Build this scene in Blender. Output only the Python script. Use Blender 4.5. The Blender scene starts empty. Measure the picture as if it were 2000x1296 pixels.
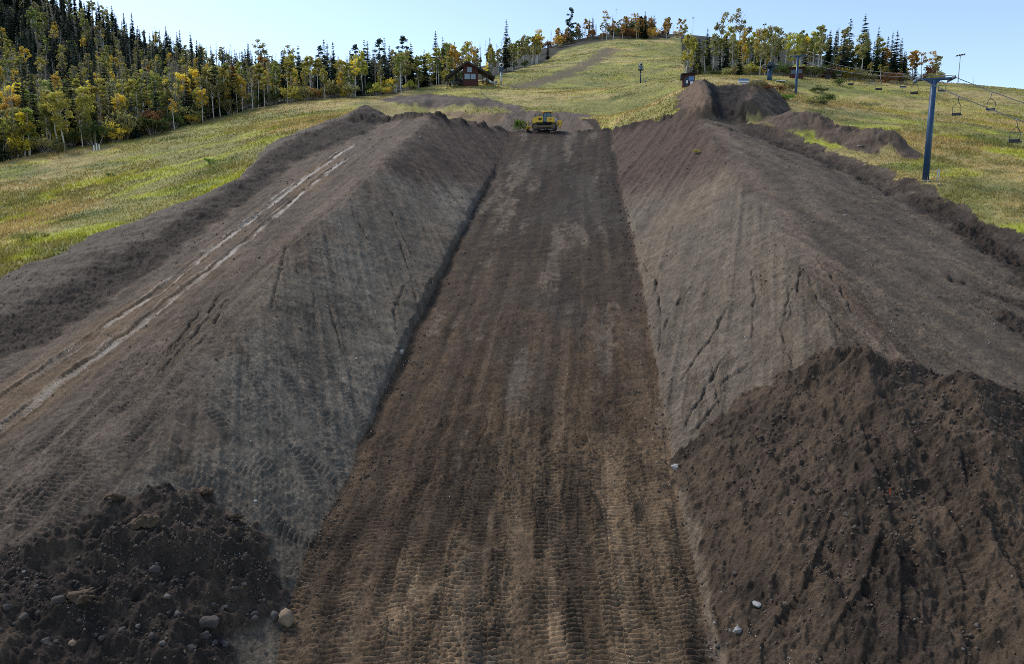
import bpy, math, random
import numpy as np

# ------------------------------------------------------------------ camera, sky, sun, exposure
scene = bpy.context.scene
COL = scene.collection
F, CX, CY = 1350.0, 1000.0, 648.0          # photograph's focal length and centre in its own pixels
PITCH = math.radians(8.5)
SP, CP = math.sin(PITCH), math.cos(PITCH)
cam_d = bpy.data.cameras.new('camera')
cam_d.sensor_width = 36.0
cam_d.lens = 36.0 * F / 2000.0
cam_d.clip_start = 0.5
cam_d.clip_end = 6000
cam = bpy.data.objects.new('camera', cam_d)
cam.location = (0, 0, 0)
cam.rotation_euler = (math.radians(90) - PITCH, 0, 0)
COL.objects.link(cam)
scene.camera = cam

SUN_EL, SUN_AZ = math.radians(49), math.radians(-48)      # azimuth from +Y, clockwise positive: the sun stands to the left
world = bpy.data.worlds.new('World')
scene.world = world
world.use_nodes = True
wn = world.node_tree
for n in list(wn.nodes):
    wn.nodes.remove(n)
sky = wn.nodes.new('ShaderNodeTexSky')
sky.sky_type = 'NISHITA'
sky.sun_disc = False
sky.sun_elevation = SUN_EL
sky.sun_rotation = SUN_AZ
sky.altitude = 2100
sky.air_density = 1.2
sky.dust_density = 2.8
sky.ozone_density = 0.4
bg = wn.nodes.new('ShaderNodeBackground')
bg.inputs['Strength'].default_value = 0.13
wo = wn.nodes.new('ShaderNodeOutputWorld')
wn.links.new(sky.outputs[0], bg.inputs[0])
wn.links.new(bg.outputs[0], wo.inputs[0])

sun_d = bpy.data.lights.new('sun', 'SUN')
sun_d.energy = 1.9
sun_d.angle = math.radians(18)
sun_d.color = (1.0, 0.95, 0.88)
sun = bpy.data.objects.new('sun', sun_d)
sdir = (math.sin(SUN_AZ) * math.cos(SUN_EL), math.cos(SUN_AZ) * math.cos(SUN_EL), math.sin(SUN_EL))
from mathutils import Vector, Matrix
sun.rotation_euler = Vector(sdir).to_track_quat('Z', 'Y').to_euler()
sun.location = (-60, 20, 60)
COL.objects.link(sun)

vs = scene.view_settings
vs.view_transform = 'Standard'
vs.look = 'None'
vs.gamma = 1.0
vs.exposure = 0.7
vs.use_curve_mapping = False
scene.cycles.filter_width = 0.8
scene.cycles.use_denoising = False            # keep the grain of the soil

rng = np.random.default_rng(7)
random.seed(7)

# ------------------------------------------------------------------ small maths: noise, rays, lines
_T = np.random.default_rng(11).random(65536).astype(np.float32)
def vnoise(x, y, seed=0):
    x = np.asarray(x, np.float32) + np.float32((seed * 37.17) % 211); y = np.asarray(y, np.float32) + np.float32((seed * 61.31) % 197)
    fx, fy = np.floor(x), np.floor(y)
    ix, iy = fx.astype(np.int32), fy.astype(np.int32)
    tx, ty = x - fx, y - fy
    tx = tx * tx * tx * (tx * (tx * 6 - 15) + 10)
    ty = ty * ty * ty * (ty * (ty * 6 - 15) + 10)
    i0, i1 = (ix & 255) << 8, ((ix + 1) & 255) << 8
    j0, j1 = iy & 255, (iy + 1) & 255
    a = _T[i0 | j0]; b = _T[i1 | j0]; c = _T[i0 | j1]; d = _T[i1 | j1]
    a += (b - a) * tx; c += (d - c) * tx
    return a + (c - a) * ty

def fbm(x, y, seed=0, octv=4, gain=0.5):
    """about -1..1"""
    s = 0; amp = 1; tot = 0
    ca, sa = math.cos(0.6), math.sin(0.6)
    for o in range(octv):
        s = s + amp * (vnoise(x, y, seed + o * 17) * 2 - 1)
        tot += amp
        amp *= gain
        x, y = (x * ca - y * sa) * 2.03 + 5.3, (x * sa + y * ca) * 2.03 - 1.7
    return s / tot * 1.6

def ridged(x, y, seed=0, octv=4):
    s = 0; amp = 1; tot = 0
    for o in range(octv):
        s = s + amp * (1 - np.abs(vnoise(x, y, seed + o * 31) * 2 - 1) * 2)
        tot += amp; amp *= 0.5
        x, y = (x * .8 - y * .6) * 2.1 + 3.1, (x * .6 + y * .8) * 2.1
    return s / tot

def sstep(a, b, x):
    t = np.clip((x - a) / (b - a), 0, 1)
    return t * t * (3 - 2 * t)

def ray(u, v):
    a, b = (np.asarray(u, float) - CX) / F, (CY - np.asarray(v, float)) / F
    return a, CP + b * SP, -SP + b * CP

SL, ZC = 0.341, -24.2                       # the graded fall line: floor of the pipe
def plane(y):
    return ZC + SL * y

def on_plane(u, v, H):
    rx, ry, rz = ray(u, v)
    t = (ZC + H) / (rz - SL * ry)
    return rx * t, ry * t

def at_y(u, v, y):
    rx, ry, rz = ray(u, v)
    t = y / ry
    return np.array([float(rx * t), float(y), float(rz * t)])

class Line:
    """a long feature of the earthwork: x and height above the graded plane, as functions of y"""
    def __init__(self, pts):
        p = np.array(pts, float)
        x, y = on_plane(p[:, 0], p[:, 1], p[:, 2])
        o = np.argsort(y)
        self.y, self.xv, self.h = y[o], x[o], p[o, 2]
        for i in range(1, len(self.y)):
            self.y[i] = max(self.y[i], self.y[i - 1] + 0.05)
    def _ex(self, y, val):
        r = np.interp(y, self.y, val)
        def end_slope(i, j):
            return (val[j] - val[i]) / (self.y[j] - self.y[i])
        r = np.where(y < self.y[0], val[0] + (y - self.y[0]) * end_slope(0, min(2, len(val) - 1)), r)
        r = np.where(y > self.y[-1], val[-1] + (y - self.y[-1]) * end_slope(-3 if len(val) > 2 else -2, -1), r)
        return r
    def x(self, y):
        return self._ex(y, self.xv)
    def H(self, y):
        return np.interp(y, self.y, self.h)

EL = Line([(1003,260,0),(960,345,0),(905,450,0),(850,560,0),(790,685,0),(740,790,0),(690,900,0),(640,1000,0),(590,1110,0),(560,1200,0),(540,1296,0)])
ER = Line([(1195,260,0),(1213,370,0),(1240,480,0),(1262,600,0),(1283,720,0),(1303,850,0),(1330,980,0),(1352,1090,0),(1385,1220,0),(1397,1296,0)])
CL = Line([(825,243,5.5),(760,308,5.5),(690,368,5.5),(630,420,5.5),(571,477,5.4),(498,580,5.2),(440,670,5.0),(370,765,4.7),(290,860,4.5),(196,965,4.2),(80,1049,4.0)])
CR = Line([(1372,236,6),(1440,330,6),(1500,420,6),(1560,510,6),(1625,600,5.8),(1680,690,5.5),(1770,820,5.2),(1870,960,5.0),(1990,1110,4.8)])
WF = Line([(720,258,4.0),(560,330,3.4),(500,380,3.2),(400,455,3.0),(300,525,3.0),(200,592,2.9),(100,655,2.8),(0,705,2.7),(-150,800,2.6)])
WT = Line([(655,238,5.0),(530,290,4.5),(492,337,4.1),(380,412,3.6),(300,458,3.6),(200,512,3.6),(100,566,3.5),(0,614,3.4),(-150,696,3.3)])
GL = Line([(645,236,3.6),(525,283,3.2),(482,336,2.9),(400,385,2.6),(300,416,2.5),(200,456,2.5),(100,500,2.4),(0,541,2.4),(-150,610,2.3)])
OR = Line([(1490,262,5.2),(1560,292,5.1),(1700,352,5.0),(1800,402,5.0),(1900,455,4.9),(2000,520,4.8),(2150,640,4.6)])
GR = Line([(1535,258,5.8),(1600,280,5.7),(1680,310,5.6),(1750,345,5.6),(1850,388,5.5),(1950,432,5.5),(2000,455,5.4),(2150,540,5.2)])

# ------------------------------------------------------------------ natural hillside: thin-plate surface through surveyed points
ctrl = []
def cp(u, v, y):
    ctrl.append(at_y(u, v, y))
for L in (GL, GR):
    for i in range(0, len(L.y)):
        ctrl.append(np.array([L.xv[i], L.y[i], plane(L.y[i]) + L.h[i]]))
for a in [(0,327,110),(150,300,118),(300,270,128),(430,238,140),(560,206,150),(680,194,158),(770,191,165),(850,172,186),(900,169,187),(960,166,190),
          (0,430,80),(200,385,85),(400,300,98),(560,240,118),(700,215,135),(850,210,138),(-300,430,95),(-300,360,115),
          (0,262,150),(150,240,158),(0,230,185),(0,120,255),(0,15,330),(0,-60,420),(200,225,195),(200,140,270),(230,70,345),(400,205,205),(400,135,320),
          (600,185,225),(600,150,330),(780,168,250),(800,150,330),(-350,280,160),(-350,150,260),(-350,-60,360),(-350,-120,450),
          (1100,221,138),(1250,225,136),(960,200,150),(1000,172,190),(1250,165,219),(1100,165,222),(1000,158,225),(960,145,260),(1040,128,285),(1100,98,330),
          (1200,82,345),(1280,80,348),(1330,82,340),(1340,128,235),(1335,225,101),(1335,200,111),(1338,173,123),(1342,167,129),(1342,150,175),(1300,200,122),(1300,182,148),(1300,168,188),(1375,166,126),(1450,167,128),
          (1120,80,375),(1240,62,390),(1310,70,390),(1240,75,480),(900,152,300),(1000,135,320),
          (1460,160,150),(1500,155,165),(1560,154,170),(1700,163,176),(1850,164,182),(2000,180,178),(2250,205,170),(1540,206,141),(1640,205,128),(1640,250,100),
          (1808,346,66.5),(1900,250,104),(2100,300,88),(2300,330,88),(1420,145,205),(1400,120,260),(1600,150,230),(1800,160,240),(2000,185,240),(1700,150,330),(2000,210,330),
          (1400,122,330),(1500,135,330),(100,60,330),(300,100,335),(500,146,330),(700,156,320),(300,125,450),(400,170,430),(500,185,430),(600,190,430),(700,190,430),(800,190,430),(900,170,450),(150,60,450),(1000,150,470)]:
    cp(*a)
for p in [(-70,60,-4.5),(-80,30,-14),(70,30,-9),(75,50,-1)]:
    ctrl.append(np.array(p, float))
ctrl = np.array(ctrl)
def _tps_k(d2):
    return 0.5 * d2 * np.log(np.maximum(d2, 1e-9))
SC = 100.0
_c = ctrl[:, :2] / SC
_n = len(_c)
_K = _tps_k(((_c[:, None, :] - _c[None, :, :]) ** 2).sum(2)) + np.eye(_n) * 0.0008
_P = np.c_[np.ones(_n), _c]
_A = np.zeros((_n + 3, _n + 3)); _A[:_n, :_n] = _K; _A[:_n, _n:] = _P; _A[_n:, :_n] = _P.T
_w = np.linalg.solve(_A, np.r_[ctrl[:, 2], 0, 0, 0])
def _natural_exact(x, y):
    xs, ys = x / SC, y / SC
    r = _w[_n] + _w[_n + 1] * xs + _w[_n + 2] * ys
    for i in range(_n):
        r = r + _w[i] * _tps_k((xs - _c[i, 0]) ** 2 + (ys - _c[i, 1]) ** 2)
    far = sstep(470, 800, np.sqrt(x * x + y * y))
    return r * (1 - far) + 20 * far

_NX, _NY = np.arange(-560, 561, 2.5), np.arange(0, 901, 2.5)
_NG = _natural_exact(*[a.ravel() for a in np.meshgrid(_NX, _NY)]).reshape(len(_NY), len(_NX))
def natural(x, y):
    fx = np.clip((x + 560) / 2.5, 0, len(_NX) - 1.001); fy = np.clip(y / 2.5, 0, len(_NY) - 1.001)
    i, j = fy.astype(int), fx.astype(int)
    p, q = fx - j, fy - i
    r = (_NG[i, j] * (1 - p) + _NG[i, j + 1] * p) * (1 - q) + (_NG[i + 1, j] * (1 - p) + _NG[i + 1, j + 1] * p) * q
    far = sstep(470, 800, np.sqrt(x * x + y * y))
    return r * (1 - far) + 20 * far

# upper trench at the right: centre line and ridges
TR_Y0, TR_Y1 = 97.0, 126.0
def trench_x(y):
    return 29.2 + (y - 97) * 0.31
def seg_lerp(x, xa, xb, ha, hb):
    t = np.clip((x - xa) / np.maximum(xb - xa, 1e-3), 0, 1)
    return ha + (hb - ha) * t

def earth_raw(x, y, gl, gr, hgl, hgr, K):
    e = np.where(x < K['wt'], seg_lerp(x, gl, K['wt'], hgl, K['hwt']), 0.0)
    e = np.where((x >= K['wt']) & (x < K['wf']), seg_lerp(x, K['wt'], K['wf'], K['hwt'], K['hwf']), e)
    e = np.where((x >= K['wf']) & (x < K['cl']), seg_lerp(x, K['wf'], K['cl'], K['hwf'], K['hcl']), e)
    e = np.where((x >= K['cl']) & (x < K['el']), seg_lerp(x, K['cl'], K['el'], K['hcl'], 0.0), e)
    e = np.where((x >= K['el']) & (x < K['er']), 0.0, e)
    e = np.where((x >= K['er']) & (x < K['cr']), seg_lerp(x, K['er'], K['cr'], 0.0, K['hcr']), e)
    e = np.where((x >= K['cr']) & (x < K['orr']), seg_lerp(x, K['cr'], K['orr'], K['hcr'], K['hor']), e)
    e = np.where(x >= K['orr'], seg_lerp(x, K['orr'], gr, K['hor'], hgr), e)
    return e

def wob(y, seed, a=0.25, s=0.35):
    return a * fbm(y * s, y * 0 + seed, seed, 4)

def base(x, y, info=None):
    """height of the ground without fine relief"""
    N = natural(x, y)
    yy = np.minimum(y, 150.0)
    K = dict(cl=CL.x(yy) + wob(yy, 3, .25), el=EL.x(yy) + wob(yy, 4, .16, .5), er=ER.x(yy) + wob(yy, 5, .16, .5), cr=CR.x(yy) + wob(yy, 6, .3),
             wt=WT.x(yy) + wob(yy, 7, .6), wf=WF.x(yy) + wob(yy, 8, .5), orr=OR.x(yy) + wob(yy, 9, .5),
             hcl=CL.H(yy), hcr=CR.H(yy), hwt=WT.H(yy) + wob(yy, 10, .35, .6), hwf=WF.H(yy), hor=OR.H(yy))
    gl, gr = GL.x(yy) + wob(yy, 11, .9), GR.x(yy) + wob(yy, 12, .9)
    K['wt'] = np.maximum(K['wt'], gl + .3); K['wf'] = np.maximum(K['wf'], K['wt'] + .3)
    K['orr'] = np.minimum(K['orr'], gr - .3)
    K['cr'] = np.minimum(K['cr'], K['orr'] - .5)
    pl = plane(y)
    inside = (x > gl) & (x < gr)
    hN = N - pl
    E = np.zeros_like(x)
    soft = np.clip(.5 * np.minimum(np.abs(x - K['el']), np.abs(x - K['er'])), .12, 1.0) * np.where((x > K['el']) & (x < K['er']), .3, 1.0)
    soft = soft * (1 + .9 * sstep(60, 34, y))
    for dx, w in ((-1.0, .2), (-.4, .2), (0, .2), (.4, .2), (1.0, .2)):
        E = E + w * earth_raw(x + dx * soft, y, gl, gr, np.where(inside, hN, 0), np.where(inside, hN, 0), K)
    E = E + 0
    # crisp ledge where the graded floor was cut into the left wall, and a lower one on the right
    dl, dr = K['el'] - x, x - K['er']
    ledge = sstep(-.05, .22, dl) * (1 - sstep(.4, 3.2, dl)) * (0.42 + .2 * fbm(y * .5, y * 0, 21, 3)) * sstep(33, 44, y) * (1 - sstep(84, 100, y))
    ledge += sstep(-.05, .2, dr) * (1 - sstep(.3, 2.2, dr)) * 0.22 * sstep(28, 36, y) * (1 - sstep(84, 100, y))
    ledge -= .16 * np.exp(-((dl + .35) / .3) ** 2) * (1 - sstep(88, 104, y)) * sstep(28, 40, y) + .07 * np.exp(-((dr + .4) / .3) ** 2)
    E = pl + E + ledge
    top = sstep(122, 140, y)
    w = np.where(inside, 1.0, 0.0) * (1 - top)
    edge_fade = np.minimum(sstep(0, .8, x - gl), sstep(0, .8, gr - x))
    z = N * (1 - w * edge_fade) + E * (w * edge_fade)
    # level terrace cut across the top, its back slope rising to the hill
    back = 127.5 + 1.6 * fbm(x * .09, x * 0, 33, 3) + np.where(x < -1, np.maximum(-(x + 1), 0) * 0.35, 0) - np.maximum(x - 9, 0) * 2.0
    zT = 15.75 + .12 * fbm(x * .3, y * .3, 35, 3)
    zB = zT + np.maximum(0, y - back) * 0.55
    zT = np.where(x > 9, np.maximum(zT, np.minimum(zB, N)), zB) + np.maximum(0, x - 24.5) * 0.9 + np.maximum(0, -17 - x) * 0.55
    zt_on = (y > 84)
    cut = zt_on & (zT < z)
    z = np.where(cut, zT, z)
    # upper trench: a filled ramp with a ridge along each side
    l = x - trench_x(y)
    along = sstep(TR_Y0 - 1.0, TR_Y0 + 1.0, y) * (1 - sstep(TR_Y1 - 4, TR_Y1 - 1, y))
    hw = 2.3 + 2.7 * np.clip((y - 97) / 25, 0, 1)
    al = np.abs(l)
    crest = (1.75 - 1.1 * sstep(110, 123, y)) + .35 * fbm(y * .25, l * 0 + np.sign(l), 41, 3) + np.where(l < 0, .3, .55)
    fill = 15.0 + (np.clip(y, 97, 124) - 97) * .345 - np.maximum(0, y - 123) * .7
    prof = np.where(al < hw, crest * sstep(.35, .95, al / hw), crest - np.maximum(al - hw - .8, 0) * np.where(l < 0, .9, .68))
    prof = prof + .3 * fbm(x * .35, y * .35, 43, 3)
    ramp = fill + prof
    z = np.where(al < hw, z * (1 - along) + ramp * along, np.maximum(z, np.where(along > .01, z * (1 - along) + ramp * along, z)))
    tmask = along * np.where(al < hw, 1.0, (ramp > z - .05) * 1.0)
    # spoil piles on the right, berm at the upper left
    for (px, py, r, h, s) in PILES:
        q = ((x - px) * (1 - .0) / r) ** 2 + ((y - py) / (r * s)) ** 2
        z = z + h * np.clip(1 - np.sqrt(q + .02), 0, 1) ** .9
    if info is not None:
        info.update(K); info.update(hw=hw, tmask=tmask, gl=gl, gr=gr, inside=inside, cut=cut, l=l, along=along, back=back, N=N, pl=pl, zT=zT, w=w)
    return z
PILES = [(36.5, 92.0, 4.2, 2.3, 1.5), (39.3, 88.0, 3.4, 1.7, 1.6), (41.5, 82.5, 3.4, 2.1, 1.5), (43.2, 80, 2.4, 1.2, 1.5)]

def march(u, v, tmin=12, tmax=520, n=420, fn=base):
    """first hit of the view rays through photograph points with the ground"""
    u = np.atleast_1d(np.asarray(u, float)); v = np.atleast_1d(np.asarray(v, float))
    rx, ry, rz = ray(u, v)
    ts = tmin * (tmax / tmin) ** np.linspace(0, 1, n)
    X = rx[:, None] * ts; Y = ry[:, None] * ts; Z = rz[:, None] * ts
    G = fn(X.ravel(), Y.ravel()).reshape(X.shape)
    below = Z < G
    i = np.argmax(below, axis=1)
    i = np.where(below.any(1), np.maximum(i, 1), n - 1)
    k = np.arange(len(u))
    d0 = Z[k, i - 1] - G[k, i - 1]; d1 = Z[k, i] - G[k, i]
    f = np.clip(d0 / np.where(np.abs(d0 - d1) < 1e-9, 1, d0 - d1), 0, 1)
    t = ts[i - 1] + (ts[i] - ts[i - 1]) * f
    return rx * t, ry * t

def poly_sd(x, y, px, py):
    """signed distance, positive inside"""
    n = len(px)
    d = np.full(x.shape, 1e9); ins = np.zeros(x.shape, bool)
    for i in range(n):
        ax, ay, bx, by = px[i], py[i], px[(i + 1) % n], py[(i + 1) % n]
        ex, ey = bx - ax, by - ay
        t = np.clip(((x - ax) * ex + (y - ay) * ey) / (ex * ex + ey * ey + 1e-9), 0, 1)
        d = np.minimum(d, (x - ax - t * ex) ** 2 + (y - ay - t * ey) ** 2)
        c = ((ay > y) != (by > y)) & (x < (bx - ax) * (y - ay) / (by - ay + 1e-12) + ax)
        ins ^= c
    d = np.sqrt(d)
    return np.where(ins, d, -d)

def polyline_dist(x, y, px, py):
    """distance, signed side and arc length along a polyline"""
    best = np.full(x.shape, 1e9); side = np.zeros(x.shape); arc = np.zeros(x.shape); acc = 0.0
    for i in range(len(px) - 1):
        ex, ey = px[i + 1] - px[i], py[i + 1] - py[i]
        L = math.hypot(ex, ey)
        if L < 1e-6:
            continue
        t = np.clip(((x - px[i]) * ex + (y - py[i]) * ey) / (L * L), 0, 1)
        dx, dy = x - px[i] - t * ex, y - py[i] - t * ey
        d = np.sqrt(dx * dx + dy * dy)
        m = d < best
        best = np.where(m, d, best)
        side = np.where(m, np.sign(dx * ey - dy * ex) * d, side)
        arc = np.where(m, acc + t * L, arc)
        acc += L
    return best, side, arc

# ------------------------------------------------------------------ materials
def new_mat(name):
    m = bpy.data.materials.new(name)
    m.use_nodes = True
    nt = m.node_tree
    b = nt.nodes['Principled BSDF']
    return m, nt, b

def simple_mat(name, col, rough=0.6, metal=0.0, var=0.12, scale=6.0, bump=0.0, spec=0.4):
    m, nt, b = new_mat(name)
    tc = nt.nodes.new('ShaderNodeTexCoord')
    nz = nt.nodes.new('ShaderNodeTexNoise')
    nz.inputs['Scale'].default_value = scale
    nz.inputs['Detail'].default_value = 5
    nt.links.new(tc.outputs['Object'], nz.inputs['Vector'])
    rp = nt.nodes.new('ShaderNodeMapRange')
    rp.inputs['From Min'].default_value = .25; rp.inputs['From Max'].default_value = .75
    rp.inputs['To Min'].default_value = 1 - var; rp.inputs['To Max'].default_value = 1 + var
    nt.links.new(nz.outputs['Fac'], rp.inputs['Value'])
    mx = nt.nodes.new('ShaderNodeVectorMath'); mx.operation = 'SCALE'
    mx.inputs[0].default_value = col[:3]
    nt.links.new(rp.outputs[0], mx.inputs['Scale'])
    nt.links.new(mx.outputs[0], b.inputs['Base Color'])
    b.inputs['Roughness'].default_value = rough
    b.inputs['Metallic'].default_value = metal
    b.inputs['Specular IOR Level'].default_value = spec
    if bump:
        bp = nt.nodes.new('ShaderNodeBump')
        bp.inputs['Strength'].default_value = bump
        bp.inputs['Distance'].default_value = .03
        nt.links.new(nz.outputs['Fac'], bp.inputs['Height'])
        nt.links.new(bp.outputs[0], b.inputs['Normal'])
    return m

def ground_mat():
    m, nt, b = new_mat('soil_and_turf')
    L = nt.links
    at = nt.nodes.new('ShaderNodeAttribute'); at.attribute_name = 'Col'
    wt = nt.nodes.new('ShaderNodeAttribute'); wt.attribute_name = 'wet'
    tc = nt.nodes.new('ShaderNodeTexCoord')
    n1 = nt.nodes.new('ShaderNodeTexNoise'); n1.inputs['Scale'].default_value = 9; n1.inputs['Detail'].default_value = 8; n1.inputs['Roughness'].default_value = .72
    n2 = nt.nodes.new('ShaderNodeTexNoise'); n2.inputs['Scale'].default_value = .9; n2.inputs['Detail'].default_value = 6
    vo = nt.nodes.new('ShaderNodeTexVoronoi'); vo.inputs['Scale'].default_value = 5.5; vo.inputs['Randomness'].default_value = 1
    for n in (n1, n2, vo):
        L.new(tc.outputs['Object'], n.inputs['Vector'])
    r1 = nt.nodes.new('ShaderNodeMapRange'); r1.inputs['From Min'].default_value = .28; r1.inputs['From Max'].default_value = .72; r1.inputs['To Min'].default_value = .5; r1.inputs['To Max'].default_value = 1.55
    r2 = nt.nodes.new('ShaderNodeMapRange'); r2.inputs['From Min'].default_value = .3; r2.inputs['From Max'].default_value = .7; r2.inputs['To Min'].default_value = .84; r2.inputs['To Max'].default_value = 1.16
    L.new(n1.outputs['Fac'], r1.inputs['Value']); L.new(n2.outputs['Fac'], r2.inputs['Value'])
    mu = nt.nodes.new('ShaderNodeMath'); mu.operation = 'MULTIPLY'
    L.new(r1.outputs[0], mu.inputs[0]); L.new(r2.outputs[0], mu.inputs[1])
    sc = nt.nodes.new('ShaderNodeVectorMath'); sc.operation = 'SCALE'
    L.new(at.outputs['Color'], sc.inputs[0]); L.new(mu.outputs[0], sc.inputs['Scale'])
    L.new(sc.outputs[0], b.inputs['Base Color'])
    rr = nt.nodes.new('ShaderNodeMapRange'); rr.inputs['To Min'].default_value = .95; rr.inputs['To Max'].default_value = .34
    L.new(wt.outputs['Fac'], rr.inputs['Value']); L.new(rr.outputs[0], b.inputs['Roughness'])
    b.inputs['Specular IOR Level'].default_value = .3
    bp = nt.nodes.new('ShaderNodeBump'); bp.inputs['Strength'].default_value = .9; bp.inputs['Distance'].default_value = .14
    L.new(n1.outputs['Fac'], bp.inputs['Height'])
    L.new(bp.outputs[0], b.inputs['Normal'])
    return m

# ------------------------------------------------------------------ places on the ground given by their photograph points
def W(pts):
    p = np.array(pts, float)
    x, y = march(p[:, 0], p[:, 1], n=300)
    return x, y

RHEAP = W([(1306,905),(1372,850),(1480,762),(1600,705),(1690,688),(1770,705),(1900,750),(2000,780),(2150,830),(2300,1000),(2300,1400),(1430,1400),(1400,1296),(1360,1090),(1330,985)])
LHEAP = W([(-200,1170),(0,1100),(90,1056),(200,990),(300,958),(405,968),(500,1035),(532,1105),(535,1180),(470,1240),(440,1296),(430,1400),(-300,1400)])
SWATH = W([(1000,170),(1060,158),(1110,143),(1150,125),(1180,105),(1190,96)])
BERM = W([(735,196),(770,188),(830,184),(900,189),(960,196),(1010,206),(1030,222),(980,216),(930,208),(830,206),(770,205)])
PIT = W([(862,224),(900,219),(960,222),(985,232),(970,240),(920,237),(880,233)])

# passes of the tracked machines: photograph polylines, gauge 2.0, shoe 0.6
HEAP_PX = [([(1560,760),(1610,738)], .45, 1.0), ([(1775,735),(1835,755)], .45, 1.0), ([(1900,770),(1980,800)], .35, .9), ([(1400,860),(1460,820)], .3, .7), ([(1665,740),(1722,810),(1742,900),(1695,1000),(1640,1085)], .6, 1.0), ([(1470,775),(1560,748),(1650,742),(1700,760)], .55, .8), ([(1880,800),(1955,900),(1962,985),(1900,1040)], .4, .8), ([(1780,720),(1860,765),(1930,800)], .3, .8),
           ([(1755,850),(1805,1000),(1850,1150),(1900,1290)], -.55, 1.2), ([(1500,1100),(1580,1150),(1620,1240)], .45, .6), ([(1440,900),(1520,960),(1560,1040)], .4, .6), ([(1700,1090),(1690,1180),(1650,1290)], .35, .35), ([(1740,1090),(1735,1190),(1720,1290)], .35, .35),
           ([(230,985),(320,1010),(430,1030)], .35, .5), ([(60,1110),(200,1090),(330,1120),(440,1110)], .4, .6), ([(100,1230),(260,1210),(390,1190)], .35, .5)]
PASS_PX = [
    ([(560,1290),(640,1180),(740,1090),(860,1010)], 'dry'), ([(700,1296),(740,1150),(800,1040),(840,960)], 'dry'), ([(880,1310),(930,1100),(960,900),(985,760)], 'deep'), ([(1010,1310),(1015,1000),(1010,800)], 'deep'),
    ([(1180,1310),(1130,1050),(1100,850)], 'deep'), ([(1330,1310),(1300,1100),(1270,950)], 'deep'), ([(1090,1310),(1075,1050),(1060,850)], 'dry'), ([(1240,1310),(1215,1050),(1180,800)], 'dry'),
    # left road, wet ruts and older passes
    ([(700,278),(600,345),(500,422),(400,498),(300,575),(200,642),(100,712),(0,778),(-100,850)], 'wet'),
    ([(690,300),(620,350),(480,470),(400,535),(300,612),(200,690),(100,762),(0,838),(-100,915)], 'wet'),
    ([(600,440),(500,530),(380,660),(260,800),(160,920),(60,1030)], 'dry'),
    ([(640,395),(520,495),(400,610),(250,770),(100,930),(0,1030)], 'dry'),
    ([(330,740),(240,830),(150,920),(60,1010),(-60,1120)], 'dry'),
    ([(420,560),(300,690),(150,840),(0,990)], 'dry'),
    # left wall
    ([(420,760),(470,830),(560,900),(640,960)], 'dry'), ([(330,870),(420,920),(540,990),(620,1030)], 'dry'),
    ([(540,560),(600,680),(660,800),(700,860)], 'dry'), ([(470,640),(540,760),(620,890),(650,960)], 'dry'),
    ([(250,930),(350,960),(470,1000),(560,1080)], 'dry'), ([(600,500),(680,600),(760,700)], 'dry'),
    # right wall and crest
    ([(1560,520),(1610,620),(1650,720)], 'dry'), ([(1610,520),(1680,630),(1760,720)], 'deep'), ([(1575,500),(1640,600),(1700,690)], 'deep'),
    ([(1500,500),(1560,620),(1580,720)], 'dry'), ([(1450,520),(1470,650),(1440,760)], 'dry'), ([(1300,560),(1330,700),(1340,830)], 'dry'),
    ([(1340,600),(1380,720),(1370,830)], 'dry'), ([(1400,480),(1330,640),(1310,760)], 'dry'),
    # right heap
    ([(1730,820),(1760,920),(1800,1010),(1850,1100)], 'heap'), ([(1900,1060),(1930,1160),(1990,1280)], 'heap'), ([(1800,1050),(1830,1150),(1840,1290)], 'heap'),
    ([(1930,900),(1960,1000),(2040,1120)], 'heap'), ([(1690,1040),(1640,1180),(1560,1290)], 'heap'),
]
_all = [p for pl_, k in PASS_PX for p in pl_]
_ax, _ay = W(_all)
PASSES = []; _i = 0
for pl_, k in PASS_PX:
    PASSES.append((_ax[_i:_i + len(pl_)], _ay[_i:_i + len(pl_)], k)); _i += len(pl_)

_ax, _ay = W([p for f in HEAP_PX for p in f[0]])
HEAPF = []; _i = 0
for pl_, h_, w_ in HEAP_PX:
    HEAPF.append((_ax[_i:_i + len(pl_)], _ay[_i:_i + len(pl_)], h_, w_)); _i += len(pl_)
GASH_PX = [([(1865,545),(1920,572),(2000,598),(2080,640)], 1.1), ([(1800,395),(1860,432),(1930,470),(2010,520)], 1.3), ([(1960,610),(2010,650),(2060,690)], 1.0), ([(1400,243),(1480,268),(1560,296),(1660,340),(1740,378)], .8), ([(1900,455),(1960,505),(2040,560)], 1.4)]
_ax, _ay = W([p for f in GASH_PX for p in f[0]])
GASH = []; _i = 0
for pl_, w_ in GASH_PX:
    GASH.append((_ax[_i:_i + len(pl_)], _ay[_i:_i + len(pl_)], w_)); _i += len(pl_)
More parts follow.
